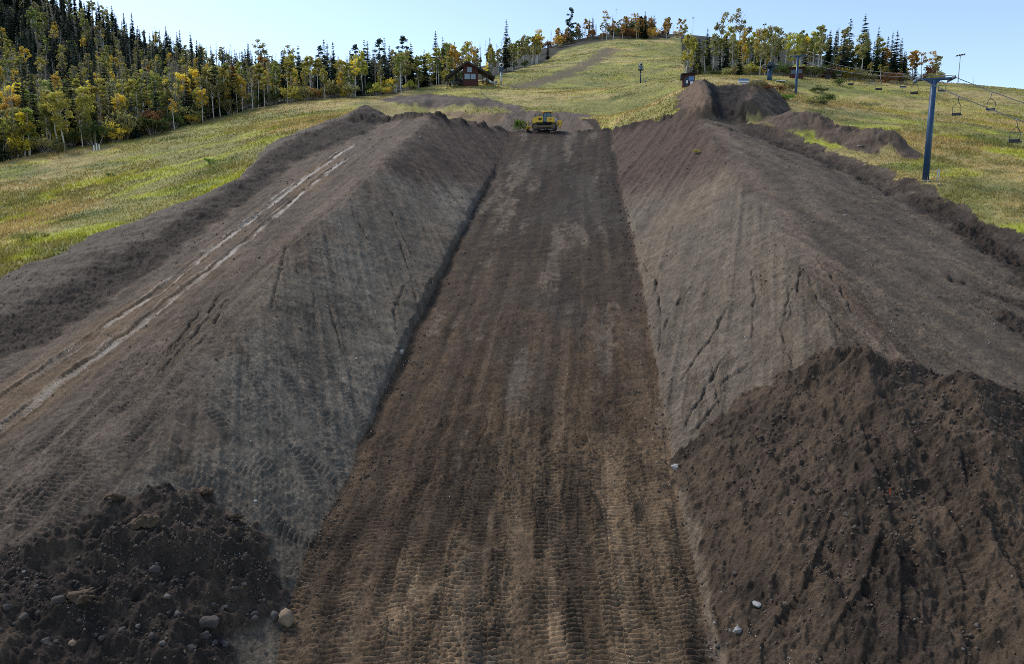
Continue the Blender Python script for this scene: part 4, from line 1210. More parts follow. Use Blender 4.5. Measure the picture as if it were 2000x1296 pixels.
# shrubs beyond the right grove and under the lift
for i in range(16):
    u = R2.uniform(1720, 1835); y = R2.uniform(184, 205); k = pick(R2, [('shrub_brush', 10), ('shrub_rust', 8), ('shrub_olive', 8), ('aspen_olive', 5), ('aspen_orange', 3)])
    plant(k, ux(u, y), y, R2.uniform(2, 3.4) if 'shrub' in k else R2.uniform(5, 8), DESC[k] + ' at the right end of the grove', DESC[k] + ' plants at the right end of the grove', wide=1.2)
for (u, v, k) in [(1480,172,'shrub_olive'),(1500,176,'shrub_rust'),(1520,180,'shrub_rust'),(1540,178,'shrub_olive'),(1570,180,'shrub_brush'),(1600,182,'shrub_brush'),(1625,178,'shrub_olive'),(1585,205,'shrub_olive'),(1610,206,'shrub_brush'),(1535,196,'shrub_weed'),(1560,200,'shrub_rust'),(1640,168,'shrub_brush')]:
    x, y = march([u], [v], tmin=90); plant(k, x[0], y[0], R2.uniform(1.0, 1.8), DESC[k] + ' on the grassy bank below the lift station', DESC[k] + ' plants on the bank below the lift station', wide=1.7)
# knoll
for i in range(110):
    u = R2.uniform(1062, 1322) if i < 80 else R2.uniform(1215, 1270); y = R2.uniform(354, 386) if u > 1100 else R2.uniform(340, 380)
    k = pick(R2, [('shrub_rust', 26), ('shrub_orange', 12), ('shrub_brush', 18), ('aspen_orange', 12), ('tuft_orange', 6), ('spruce', 7), ('bare', 12), ('aspen_olive', 8)])
    H = R2.uniform(3, 5.5) if 'shrub' in k else R2.uniform(6, 9.5)
    plant(k, ux(u, y), y, H, DESC[k] + ' on the hilltop knoll', DESC[k] + ' plants on the hilltop knoll', wide=1.15)
# weed tufts in the near left meadow
for (u, v, k, s, lab) in [(46, 472, 'shrub_green', .8, 'green weed clump, left of two in the near left meadow'), (80, 463, 'shrub_olive', .7, 'brownish weed clump, right of two in the near left meadow'), (215, 345, 'shrub_weed', .6, 'small green clump halfway up the left meadow'), (410, 318, 'shrub_weed', .7, 'green clump in the left meadow beside the dirt windrow'), (1360, 300, 'shrub_lime', .5, 'pale tuft on the crest of the right dirt bank')]:
    x, y = march([u], [v]); plant(k, x[0], y[0], s, lab, None, wide=1.5)
special = [p for p in PLAN if not p[0][4].startswith(DESC.get(p[0][0], '?'))]
common = sorted([p for p in PLAN if p[0][4].startswith(DESC.get(p[0][0], '?'))], key=lambda p: p[0][2] / p[0][3])
for a, k in special + common:
    plant_now(*a, **k)
lab_n = {}
for o in COL.objects:
    if 'group' in o: lab_n[o['group']] = lab_n.get(o['group'], 0) + 1
for o in COL.objects:
    if 'group' in o and lab_n[o['group']] == 1: del o['group']
# the rest of the woods, past what can be told apart: one mass
VV, MI, mats = [], [], []
def mesh_quads(me, half):
    n = len(me.polygons); co = np.empty(len(me.vertices) * 3, np.float32); me.vertices.foreach_get('co', co); li = np.empty(n * 4, np.int32); me.loops.foreach_get('vertex_index', li)
    q = co.reshape(-1, 3)[li].reshape(n, 4, 3)
    if half:
        q = q[::5]; c = q.mean(1, keepdims=True); q = c + (q - c) * 2.05
    return q
cache = {}
for cme, tme, x, y, z, s, wide in MASS:
    a = random.uniform(0, 6.28); ca, sa = math.cos(a), math.sin(a)
    for me, half in ((cme, True), (tme, False)):
        if (me.name, half) not in cache: cache[(me.name, half)] = mesh_quads(me, half)
        q = cache[(me.name, half)]
        w = s * wide
        Q = np.stack([(q[..., 0] * ca - q[..., 1] * sa) * w + x, (q[..., 0] * sa + q[..., 1] * ca) * w + y, q[..., 2] * s + z], -1)
        m = me.materials[0]
        if m not in mats: mats.append(m)
        VV.append(Q.reshape(-1, 3)); MI.append(np.full(len(q), mats.index(m), np.int32))
if VV:
    VV = np.concatenate(VV)
    me = mesh_from_arrays('distant_woods', VV, np.arange(len(VV)).reshape(-1, 4), 4, smooth=False)
    for m in mats: me.materials.append(m)
    me.polygons.foreach_set('material_index', np.concatenate(MI))
    tag(link('distant_woods', me), 'dense mixed woods filling the hillside behind the nearer trees', 'woods', kind='stuff')
print('trees', TREE_COUNT, 'mass', len(MASS), len(VV) // 4)

# ------------------------------------------------------------------ turf: blades standing on the meadows
GM, gnt, gb = new_mat('grass_blades')
_at = gnt.nodes.new('ShaderNodeAttribute'); _at.attribute_name = 'Col'
gnt.links.new(_at.outputs['Color'], gb.inputs['Base Color'])
gb.inputs['Roughness'].default_value = .8; gb.inputs['Specular IOR Level'].default_value = .15
_tr = gnt.nodes.new('ShaderNodeBsdfTranslucent'); gnt.links.new(_at.outputs['Color'], _tr.inputs['Color'])
_mx = gnt.nodes.new('ShaderNodeMixShader'); _mx.inputs[0].default_value = .35
gnt.links.new(gb.outputs[0], _mx.inputs[1]); gnt.links.new(_tr.outputs[0], _mx.inputs[2]); gnt.links.new(_mx.outputs[0], gnt.nodes['Material Output'].inputs['Surface'])
NB = 520000
gy_ = 40 * (345 / 40) ** rng.random(NB) ; tt_ = rng.uniform(-.86, .86, NB); gx_ = tt_ * (gy_ + 1.5)
ok = (~is_soil(gx_, gy_)) & (forest_weight(gx_, gy_) < .5)
# clumped: thin out by a slow noise
ok &= rng.random(NB) < .35 + .75 * vnoise(gx_ * .5, gy_ * .5, 77)
gx_, gy_ = gx_[ok], gy_[ok]
gz_ = gz_at(gx_, gy_)
n_ = len(gx_)
tall = .62 * np.clip(.30 + .35 * fbm(gx_ * .08, gy_ * .08, 79, 3) + .15 * rng.normal(0, 1, n_), .10, .85) * np.where(rng.random(n_) < .06, 1.6, 1)
tall *= 1 - .4 * sstep(90, 160, gy_)
wid = .018 + .00095 * gy_
ang = rng.uniform(0, 6.283, n_); bend = rng.normal(0, .14, (n_, 2))
dx, dy = np.cos(ang) * wid, np.sin(ang) * wid
P0 = np.c_[gx_ - dx, gy_ - dy, gz_ - .03]; P1 = np.c_[gx_ + dx, gy_ + dy, gz_ - .03]; P2 = np.c_[gx_ + bend[:, 0] * tall * 2, gy_ + bend[:, 1] * tall * 2, gz_ + tall]
gc = np.clip(grass_colour(gx_, gy_) * rng.uniform(1.0, 1.32, (n_, 1)) * np.array((1.08, 1.0, .95)), .01, .8)
regions = [('meadow_grass', (gx_ < 0) & (gy_ < 170), 'yellow-green grass of the meadow left of the earthworks'), ('hill_grass', ((gx_ < 0) & (gy_ >= 170)) | ((gx_ >= 0) & (gy_ >= 125) & (gx_ / gy_ < .33)), 'dry tan grass on the hill above the bulldozer')]
rest = np.ones(n_, bool)
for nm, m_, lab in regions:
    rest &= ~m_
regions.append(('slope_grass', rest, 'yellow-green grass on the slope under the chairlift'))
for nm, m_, lab in regions:
    V = np.stack([P0[m_], P1[m_], P2[m_]], 1).reshape(-1, 3)
    me = mesh_from_arrays(nm, V, np.arange(len(V)).reshape(-1, 3), 3, smooth=False)
    c_ = me.color_attributes.new('Col', 'FLOAT_COLOR', 'POINT')
    c_.data.foreach_set('color', np.c_[np.repeat(gc[m_], 3, 0), np.ones(len(V))].astype(np.float32).ravel())
    me.materials.append(GM)
    tag(link(nm, me), lab, 'grass', kind='stuff')
print('grass blades', n_)

# ------------------------------------------------------------------ stones
import bmesh
def rock_mesh(seed, flat=.7, mat=None, sub=2, rough=.28):
    bm = bmesh.new(); bmesh.ops.create_icosphere(bm, subdivisions=sub, radius=1)
    r = np.random.default_rng(seed); o = r.uniform(0, 50, 3)
    pl_ = [unit(r.normal(0, 1, 3)) for _ in range(9)]; ds = r.uniform(.5, .92, 9)
    for v in bm.verts:
        p = np.array(v.co)
        for nrm, d in zip(pl_, ds):
            e = p @ nrm - d
            if e > 0: p = p - nrm * e * .9
        ff = 3.2 if rough > .4 else 1.4
        k = 1 + rough * float(fbm(np.array([p[0] * ff + o[0]]), np.array([p[1] * ff + p[2] * ff * .8 + o[1]]), seed, 4)[0])
        v.co = Vector(p * k * np.array((1, .85, flat)))
    me = bpy.data.meshes.new('rock'); bm.to_mesh(me); bm.free()
    me.materials.append(mat)
    me.polygons.foreach_set('use_smooth', np.ones(len(me.polygons), bool))
    return me
def rock(u, v, wpx, mat, label, group=None, seed=0, name='rock', flat=.7, sink=.42, cat='rock'):
    x, y = march([u], [v]); x, y = float(x[0]), float(y[0]); z = float(gz_at(x, y)[0])
    r = wpx / 2 / F * y / .95 * (.82 if mat == 'white_stone' else 1)
    o = link(name, rock_mesh(seed + int(u * 7 + v), flat, M[mat], 4 if name == 'sod_clump' else 3 if wpx > 20 else 2, .55 if name == 'sod_clump' else .28)); o.location = (x, y, z + r * flat * (1 - sink * 2)); o.scale = (r, r, r); o.rotation_euler = (0, 0, random.uniform(0, 6))
    return tag(o, label, cat, group)
rock(563, 1222, 34, 'tan_stone', 'tan boulder at the foot of the dark heap beside the pipe floor', flat=1.0, sink=.2)
rock(1476, 1196, 36, 'white_stone', 'flat white rock low on the right heap', flat=.4)
rock(1439, 1246, 24, 'white_stone', 'white angular rock near the bottom edge, below the flat white rock', flat=.8)
rock(1396, 1222, 9, 'white_stone', 'small bluish-white stone at the right edge of the pipe floor', flat=.8)
rock(1321, 915, 30, 'white_stone', 'long pale rock at the toe of the right heap', flat=.45)
rock(784, 690, 18, 'white_stone', 'pale rock at the ledge of the left wall', flat=.7)
rock(776, 682, 12, 'stone', 'grey stone on top of the pale rock at the left ledge', flat=.7)
rock(720, 578, 9, 'white_stone', 'small white stone on the left wall')
rock(722, 476, 9, 'white_stone', 'grey-white stone higher up the left wall', flat=.6)
rock(820, 268, 9, 'white_stone', 'white stone at the tip of the left crest')
rock(1651, 422, 8, 'white_stone', 'white stone on the right outer slope')
rock(1455, 658, 7, 'white_stone', 'pebble-sized white stone between the cracks of the right wall')
rock(498, 978, 14, 'white_stone', 'bluish-white stone on the grey wall behind the dark heap', flat=.5)
rock(585, 640, 9, 'tan_stone', 'tan stone on the dark left wall')
rock(50, 1142, 9, 'white_stone', 'round white stone on the left part of the dark heap', flat=.95)
rock(990, 975, 8, 'white_stone', 'white stone in the middle of the pipe floor')
rock(1835, 362, 12, 'white_stone', 'white stone beside the near lift tower base', flat=.5)
rock(1680, 288, 14, 'white_stone', 'long white slab in the grass right of the spoil piles', flat=.25)
for (u, v, w, lab) in [(285, 1054, 42, 'tan clump of dry sod in the middle of the dark heap'), (225, 978, 38, 'tan sod clump at the top left of the dark heap'), (402, 970, 30, 'small tan sod clump at the top right of the dark heap'), (165, 1208, 48, 'dark brown sod clump low on the dark heap'), (455, 1020, 34, 'brown sod clump at the right shoulder of the dark heap')]:
    rock(u, v, w, 'sod', lab, name='sod_clump', flat=.5, cat='sod clump', sink=.4)
rs_ = random.Random(3)
spots = [(410, 1240, 36), (402, 1265, 22), (420, 1268, 20), (436, 1264, 18), (440, 1272, 16), (535, 1208, 24), (500, 1212, 20), (498, 1222, 16), (118, 1222, 24), (52, 1252, 20), (95, 1290, 30), (145, 1292, 18), (330, 1208, 20), (460, 1180, 18), (350, 1235, 16), (480, 1172, 14), (20, 1230, 18), (75, 1185, 14), (240, 1255, 16), (300, 1270, 20), (200, 1270, 16), (375, 1285, 26), (320, 1292, 18), (440, 1200, 16), (515, 1190, 14), (305, 1155, 22), (385, 1068, 10)]
for i in range(14):
    spots.append((rs_.uniform(0, 520), rs_.uniform(1130, 1296), rs_.uniform(8, 15)))
for i, (u, v, w) in enumerate(spots):
    m_ = rs_.choice(('stone', 'dark_stone', 'dark_stone', 'dark_stone', 'tan_stone' if i % 11 == 0 else 'dark_stone'))
    rock(u, v, w, m_, {'stone': 'grey stone', 'dark_stone': 'dirt-coated stone', 'tan_stone': 'tan stone'}[m_] + ' half buried in the lower dark heap', {'stone': 'grey', 'dark_stone': 'dirty', 'tan_stone': 'tan'}[m_] + ' stones in the dark heap', name='stone', seed=i, flat=rs_.uniform(.6, .95), cat='stone')
for i in range(22):
    u, v = rs_.uniform(1400, 1990), rs_.uniform(800, 1290)
    rock(u, v, rs_.uniform(7, 13), rs_.choice(('stone', 'dark_stone')), 'small stone lying on the right heap', 'stones on the right heap', name='stone', seed=i + 99, flat=rs_.uniform(.6, .9), cat='stone')
# gravel too small to pick apart: grey bits over all the bare soil
def scatter(name, n, mat, smin, smax, label, pale):
    y = 22 * (125 / 22) ** (rng.random(n) ** 1.25); x = rng.uniform(-.8, .8, n) * y
    k = is_soil(x, y); 
    k &= rng.random(n) < np.clip(.25 + .9 * fbm(x * .25, y * .25, pale, 3), .05, 1)
    scatter_at(name, x[k], y[k], mat, smin, smax, label)
def scatter_at(name, x, y, mat, smin, smax, label):
    z = gz_at(x, y); m = len(x)
    s = (smin + (smax - smin) * rng.random(m) ** 3)[:, None, None] * (.7 + y / 70)[:, None, None]
    octv = np.array([(1, 0, 0), (-1, 0, 0), (0, 1, 0), (0, -1, 0), (0, 0, .8), (0, 0, -.8)], float)
    V = octv[None] * s * rng.uniform(.6, 1.25, (m, 6, 1)) + rng.normal(0, .15, (m, 6, 3)) * s
    a = rng.uniform(0, 6.28, m); ca_, sa_ = np.cos(a)[:, None], np.sin(a)[:, None]
    V = np.stack([V[..., 0] * ca_ - V[..., 1] * sa_, V[..., 0] * sa_ + V[..., 1] * ca_, V[..., 2]], -1) + np.c_[x, y, z + s[:, 0, 0] * .3][:, None]
    tri = np.array([(0, 2, 4), (2, 1, 4), (1, 3, 4), (3, 0, 4), (2, 0, 5), (1, 2, 5), (3, 1, 5), (0, 3, 5)])
    Fc = (tri[None] + (np.arange(m) * 6)[:, None, None]).reshape(-1, 3)
    me = mesh_from_arrays(name, V.reshape(-1, 3), Fc, 3, smooth=False); me.materials.append(mat)
    tag(link(name, me), label, 'gravel', kind='stuff')
scatter('pale_gravel', 5200, simple_mat('pale_gravel', (.36, .34, .31), .9, var=.4, scale=1.5), .012, .05, 'pale pebbles strewn over the bare earthworks', 501)
scatter('dirt_crumbs', 15000, simple_mat('dirt_crumbs', (.12, .088, .066), .95, var=.4, scale=1.5), .02, .075, 'brown crumbs of soil strewn over the earthworks', 511)

def clods(name, hp, n, mat, smin, smax, label):
    px, py = hp
    x = rng.uniform(px.min(), px.max(), n); y = rng.uniform(py.min(), py.max(), n)
    k = (poly_sd(x, y, px, py) > .1) & (np.abs(x) < .85 * y) & (y > 20) & (rng.random(n) < np.clip(.3 + 1.2 * fbm(x * .5, y * .5, 521, 3), .05, 1))
    scatter_at(name, x[k], y[k], mat, smin, smax, label)
clods('heap_clods', RHEAP, 9000, simple_mat('heap_clods', (.095, .070, .053), .95, var=.4, scale=1.5), .015, .10, 'loose brown clods on the right heap')
clods('dark_clods', LHEAP, 8000, simple_mat('dark_clods', (.072, .055, .044), .95, var=.4, scale=1.5), .015, .11, 'loose dark clods on the left heap')

NTC = 3400
ty_ = 24 * (100 / 24) ** rng.random(NTC); sd_ = rng.random(NTC) < .55
tx_ = np.where(sd_, EL.x(ty_) + np.abs(rng.normal(0, .9, NTC)) - .2, ER.x(ty_) - np.abs(rng.normal(0, .8, NTC)) + .2)
tk_ = rng.random(NTC) < np.clip(.3 + 1.3 * fbm(ty_ * .4, np.where(sd_, 3., 9.), 531, 3), 0, 1)
tx_, ty_ = tx_[tk_], ty_[tk_]
scatter_at('toe_crumbs', tx_, ty_, simple_mat('toe_crumbs', (.12, .09, .068), .95, var=.4, scale=1.5), .015, .085, 'spilled crumbs of soil along both foot lines of the pipe walls')

# ------------------------------------------------------------------ bulldozer on the terrace
def px_place(u, y, v=None):
    x = (u - CX) / F * y / 1.035
    return x, y, float(gz_at(x, y)[0])
bx_, by_, bz_ = px_place(1064, 117.2)
dz = thing('bulldozer', (bx_, by_, bz_ - .04), math.radians(180 - 7), 'yellow tracked bulldozer parked at the top of the pipe floor', 'bulldozer')
def racetrack(x0, x1, z0, z1, n=8):
    r = (z1 - z0) / 2; c = (z0 + z1) / 2; p = []
    for i in range(n + 1):
        a = -math.pi / 2 + math.pi * i / n; p.append((x1 - r + math.cos(a) * r, c + math.sin(a) * r))
    for i in range(n + 1):
        a = math.pi / 2 + math.pi * i / n; p.append((x0 + r + math.cos(a) * r, c + math.sin(a) * r))
    return p
for s in (-1, 1):
    out, inn = racetrack(-2.0, 2.0, 0, .98), racetrack(-1.88, 1.88, .11, .87)
    t = MB(); n = len(out); y0, y1 = s * .75, s * 1.30
    vs_ = [(p[0], y, p[1]) for y in (y0, y1) for pp in (out, inn) for p in pp]
    fs_ = []
    for i in range(n):
        j = (i + 1) % n
        fs_ += [(i, j, n + j, n + i), (2 * n + i, 3 * n + i, 3 * n + j, 2 * n + j), (i, 2 * n + i, 2 * n + j, j), (n + i, n + j, 3 * n + j, 3 * n + i)]
    t.add(vs_, fs_)
    for k in range(26):   # grousers
        f = k / 26 * n; i = int(f); p0, p1 = out[i], out[(i + 1) % n]; q = f - i
        t.box((p0[0] + (p1[0] - p0[0]) * q, s * 1.025, p0[1] + (p1[1] - p0[1]) * q), (.05, .56, .05), None)
    tr_ = t.build('track', M['dark_steel'], dz)
    MB().prism(racetrack(-1.25, 1.25, .26, .60, 4), s * .82, s * 1.24).build('roller_frame', M['mud_steel'], tr_)
    MB().ring((1.45, s * 1.03, .49), (0, 1, 0), .05, .38, .36).build('idler', M['mud_steel'], tr_)
    MB().ring((-1.45, s * 1.03, .49), (0, 1, 0), .05, .38, .36).build('sprocket', M['mud_steel'], tr_)
MB().prism([(-1.7, .75), (1.5, .75), (1.5, 1.05), (-1.7, 1.05)], -.72, .72).build('main_frame', M['dark_steel'], dz)
hood = MB().prism([(.25, 1.06), (1.95, 1.06), (2.0, 1.7), (1.82, 1.92), (1.0, 2.12), (.25, 2.12)], -.58, .58).build('hood', M['yellow_paint'], dz)
for s in (-1, 1):
    MB().box((.72, s * .585, 1.72), (.52, .03, .34)).build('side_grille', M['timber'], hood)
MB().box((1.93, 0, 1.45), (.10, .9, .55)).build('radiator_grille', M['dark_steel'], hood)
MB().tube((1.55, .3, 1.9), (1.55, .3, 2.62), .055).build('exhaust_stack', M['black'], dz)
MB().tube((.85, -.25, 2.1), (.85, -.25, 2.36), .05).tube((.85, -.25, 2.32), (.85, -.25, 2.5), .12, .10).build('air_precleaner', M['black'], dz)
cab = MB().prism([(-1.15, 1.1), (.22, 1.1), (.27, 2.0), (.12, 2.72), (-1.0, 2.72), (-1.15, 2.0)], -.66, .66).build('cab', M['black'], dz)
for s in (-1, 1):
    MB().prism([(-.36, 1.28), (.13, 1.28), (.18, 1.98), (.05, 2.62), (-.34, 2.62)], s * .663, s * .69).build('door_window', M['glass'], cab)
    MB().prism([(-1.05, 2.0), (-.46, 2.0), (-.46, 2.62), (-.94, 2.62)], s * .663, s * .69).build('side_window', M['glass'], cab)
MB().box((.225, 0, 2.3), (.03, 1.1, .6), rotm('Y', -12)).build('windscreen', M['glass'], cab)
rf = MB().box((-.42, 0, 2.81), (1.75, 1.5, .14), bev=.05).box((-.35, 0, 2.92), (.9, .8, .10), bev=.03).build('cab_roof', M['yellow_paint'], dz)
for (xx, yy) in ((.3, .5), (.3, -.5), (-1.15, .5), (-1.15, -.5)):
    MB().box((xx, yy, 2.95), (.12, .16, .12), bev=.02).build('work_light', M['white_paint'], rf)
for s in (-1, 1):
    tk = MB().box((-1.05, s * .88, 1.52), (1.3, .42, .80), bev=.05).build('tank_panel', M['yellow_paint'], dz)
    for q, xx in enumerate((-.78, -.96, -1.12)):
        MB().box((xx, s * 1.094, 1.58 - .05 * (q == 1)), (.11, .012, (.34, .26, .34)[q])).build('side_mark', M['red_paint'] if q != 1 else M['timber'], tk)
    MB().prism([(-1.72, 1.15), (-2.05, 1.18), (-1.95, 1.7), (-1.72, 1.85)], s * .70, s * 1.07).build('rear_fender', M['galv'], dz)
    MB().prism([(-1.76, 1.3), (-1.98, 1.32), (-1.88, 1.52)], s * 1.072, s * 1.085).build('fender_mark', M['navy'], dz)
    MB().box((.1, s * 1.02, 1.12), (2.6, .5, .06)).build('track_guard', M['dark_steel'], dz)
    MB().tube((0.9, s * .68, .62), (2.75, s * .62, .45), .10, .09, 8).build('push_arm', M['yellow_paint'], dz)
    MB().tube((1.95, s * .45, 1.5), (2.65, s * .45, .85), .06).tube((2.2, s * .45, 1.27), (2.65, s * .45, .85), .035).build('lift_cylinder', M['dark_steel'], dz)
bl = MB(); prof_ = []
for i in range(8):
    q = i / 7; prof_.append((2.72 + .22 * (2 * q - 1) ** 2, .02 + 1.12 * q))
bl.prism(prof_ + [(p[0] - .07, p[1]) for p in prof_[::-1]], -1.62, 1.62)
blade = bl.build('blade', M['yellow_paint'], dz)
MB().box((2.95, 0, .06), (.06, 3.24, .16)).build('cutting_edge', M['mud_steel'], blade)
MB().tube((2.62, .9, 1.1), (2.62, .9, 1.42), .05).build('blade_marker', M['orange'], blade)
rip = MB().box((-2.3, 0, .95), (.55, .9, .18), rotm('Y', 25)).box((-2.62, 0, 1.25), (.28, 1.7, .38), bev=.04)
for s in (-1, 1):
    rip.tube((-1.85, s * .5, 1.35), (-2.6, s * .5, 1.4), .055).tube((-1.85, s * .55, .75), (-2.6, s * .55, 1.1), .06)
ripper = rip.build('ripper_frame', M['yellow_paint'], dz)
for yy in (-.7, 0, .7):
    MB().prism([(-2.52, 1.3), (-2.74, 1.5), (-2.82, 1.2), (-2.5, .35), (-2.38, .42)], yy - .05, yy + .05).build('ripper_shank', M['yellow_paint'], ripper)

# ------------------------------------------------------------------ start hut with its wide roof
cx0, cy0, cz0 = px_place(913, 187)
hut = thing('cabin', (cx0, cy0, cz0 - .25), math.radians(6), 'dark red two-storey start cabin under a wide black gable roof', 'cabin')
RT = .24
def slab(x0, z0, x1, z1):
    d = math.hypot(x1 - x0, z1 - z0); nx, nz_ = -(z1 - z0) / d, (x1 - x0) / d
    if nz_ < 0: nx, nz_ = -nx, -nz_
    return [(x0, z0), (x1, z1), (x1 + nx * RT, z1 + nz_ * RT), (x0 + nx * RT, z0 + nz_ * RT)]
roof = MB().prism(slab(-5.6, 1.7, 0, 5.65), -2.9, 2.6).prism(slab(7.0, 1.95, .02, 5.65), -2.9, 2.6).build('roof', M['roof'], hut)
MB().prism([(-5.62, 1.66), (0, 5.62), (7.02, 1.91), (7.02, 1.7), (0, 5.38), (-5.62, 1.45)], -2.96, -2.9).build('barge_board', M['timber'], roof)
body = MB().prism([(-1.05, -.5), (2.7, -.5), (2.7, 4.15), (0, 5.6), (-1.05, 4.9)], -2.1, 1.9).build('wall', M['barn'], hut)
for (x0, x1, z0, z1) in ((-.02, 1.12, 3.25, 4.5), (-.75, .62, 1.55, 2.85), (.82, 2.1, 1.55, 2.85)):
    wf2 = MB().box(((x0 + x1) / 2, -2.12, (z0 + z1) / 2), (x1 - x0 + .16, .06, z1 - z0 + .16)).build('window', M['timber'], hut)
    MB().box((x0 * .75 + x1 * .25 , -2.16, (z0 + z1) / 2), ((x1 - x0) / 2 - .04, .03, z1 - z0)).build('pane', M['pane'], wf2)
    MB().box((x0 * .25 + x1 * .75, -2.16, (z0 + z1) / 2), ((x1 - x0) / 2 - .04, .03, z1 - z0)).build('pane', M['pane'], wf2)
sw = MB().box((2.72, -.9, 2.2), (.06, 1.2, 1.3)).build('window', M['timber'], hut)
MB().box((2.76, -.9, 2.2), (.03, 1.0, 1.1)).build('pane', M['pane'], sw)
dr_ = MB().box((2.72, .8, .9), (.07, .9, 2.0)).build('door', M['timber'], hut)
MB().tube((2.78, .45, .9), (2.84, .45, .9), .04).build('handle', M['galv'], dr_)
for (x_, h_) in ((-5.2, 1.9), (-3.4, 3.1), (-2.2, 3.9), (4.2, 3.3), (5.2, 2.75), (6.6, 2.0)):
    for y_ in (-2.5, 2.2):
        MB().box((x_, y_, h_ / 2 - .4), (.16, .16, h_ + .8)).build('post', M['timber'], hut)
for (xa, xb) in ((-3.4, -1.06), (2.71, 5.2)):
    for z_ in (1.9, 2.45):
        MB().box(((xa + xb) / 2, 2.2, z_), (xb - xa, .08, .1)).build('rail', M['timber'], hut)

def car(u, y, rz, paint, label, dzz=0):
    x, y, z = px_place(u, y)
    t = thing('parked_car', (x, y, z + dzz), rz, label, 'car')
    MB().prism([(-2.1, .35), (2.1, .35), (2.15, .7), (1.95, .92), (.9, 1.0), (-1.9, 1.02), (-2.15, .8)], -.86, .86).build('body', paint, t)
    cb = MB().prism([(1.0, 1.0), (.35, 1.5), (-1.3, 1.54), (-1.9, 1.02)], -.72, .72).build('roof', paint, t)
    MB().add([(1.03, -.66, 1.03), (1.03, .66, 1.03), (.42, .62, 1.48), (.42, -.62, 1.48)], [(0, 1, 2, 3)]).build('windscreen', M['glass'], cb)
    for s in (-1, 1):
        MB().prism([(.8, 1.06), (.3, 1.44), (-.35, 1.46), (-.35, 1.06)], s * .722, s * .735).build('side_window', M['glass'], cb)
        MB().prism([(-.45, 1.06), (-.45, 1.46), (-1.2, 1.46), (-1.6, 1.06)], s * .722, s * .735).build('side_window', M['glass'], cb)
        for xx in (-1.35, 1.35):
            w = MB().ring((xx, s * .8, .34), (0, 1, 0), .18, .34, .2).build('wheel', M['black'], t)
            MB().ring((xx, s * .86, .34), (0, 1, 0), .02, .18, .1).build('rim', M['galv'], w)
        MB().box((2.1, s * .62, .72), (.1, .3, .14)).build('headlight', M['white_paint'], t)
car(891, 189.5, math.radians(200), M['grey_car'], 'grey car half hidden by the grass mound under the left eave')
car(953, 192, math.radians(250), M['white_paint'], 'white car parked under the right eave of the cabin')

# ------------------------------------------------------------------ kiosk, board, lift huts, house
kx, ky, kz = px_place(1342, 128.5)
k = thing('kiosk', (kx, ky, kz - .15), math.radians(-8), 'small dark red kiosk with notice boards beside the dirt trench', 'kiosk')
MB().prism([(-1.05, -.3), (1.0, -.3), (1.0, 2.25), (-1.05, 2.05)], -.8, .8).build('wall', M['barn'], k)
MB().prism([(-1.4, 2.04), (1.4, 2.32), (1.4, 2.5), (-1.4, 2.22)], -1.15, 1.1).build('roof', M['roof'], k)
MB().prism([(-1.42, 1.45), (-1.1, 1.45), (-1.1, 2.04), (-1.42, 2.04)], -1.1, 1.05).build('side_eave', M['roof'], k)
MB().box((-.42, -.83, .95), (.7, .06, 1.5)).build('door', M['navy'], k)
MB().box((.42, -.84, 1.42), (.95, .06, .78)).build('notice_board', M['sign_blue'], k)
MB().box((-.3, -.88, .85), (.3, .03, .5)).build('notice_sheet', M['white_paint'], k)
MB().box((.5, -.84, .65), (.5, .05, .5)).build('notice_sheet', M['white_paint'], k)
sx_, sy_, sz_ = px_place(1449, 131)
sg = thing('banner_board', (sx_, sy_, sz_), 0, 'blue and white striped board behind the dirt trench', 'sign')
for s in (-.8, .8):
    MB().tube((s, .06, -.5), (s, .06, 1.5), .05).build('post', M['galv'], sg)
MB().box((0, 0, 1.0), (1.9, .05, 1.1)).build('board', M['white_paint'], sg)
MB().box((0, -.03, 1.38), (1.9, .02, .34)).build('stripe', M['sign_blue'], sg)
MB().box((0, -.03, .82), (1.5, .02, .16)).build('stripe', M['navy'], sg)
hx_, hy_, hz_ = px_place(1551, 172)
lh = thing('lift_hut', (hx_, hy_, hz_ - .1), math.radians(-25), 'dark red lift operator hut behind the far tower', 'hut')
MB().box((0, 0, 1.0), (2.9, 2.3, 2.6)).build('wall', M['barn'], lh)
MB().prism([(-1.8, 2.25), (1.9, 2.1), (1.9, 2.28), (-1.8, 2.45)], -1.6, 1.6).build('roof', M['roof'], lh)
for s in (-.7, .7):
    MB().box((s, -1.17, 1.35), (1.1, .05, .9)).build('window', M['glass'], lh)
MB().box((1.47, 0, .9), (.05, .8, 1.8)).build('door', M['barn'], lh)
hx_, hy_, hz_ = px_place(1613, 182)
l2 = thing('brown_shelter', (hx_, hy_, hz_ - .1), math.radians(10), 'low brown shelter among the trees under the lift cables', 'shelter')
MB().box((0, 0, .9), (2.8, 2, 2.2)).build('wall', M['timber'], l2)
MB().prism([(-1.7, 1.95), (1.7, 2.2), (1.7, 2.36), (-1.7, 2.11)], -1.3, 1.3).build('roof', M['roof'], l2)
hx_, hy_, hz_ = px_place(1241, 388)
hh_ = thing('hilltop_house', (hx_, hy_, hz_ - .6), math.radians(12), 'dark roofed house among the trees on the knoll', 'house', scale=.8)
MB().prism([(-4.2, -1), (4.2, -1), (4.2, 5), (1.0, 9.2), (-4.2, 5)], -3, 3).build('wall', M['timber'], hh_)
rh = MB().prism([(-6.3, 4.0), (1.0, 9.6), (1.0, 10), (-6.3, 4.4)], -3.6, 3.6).prism([(5.3, 4.6), (1.02, 9.6), (1.02, 10), (5.3, 5.0)], -3.6, 3.6).build('roof', M['roof'], hh_)
MB().tube((1.4, 0, 9.3), (1.4, 0, 10.6), .3).build('chimney', M['timber'], rh)
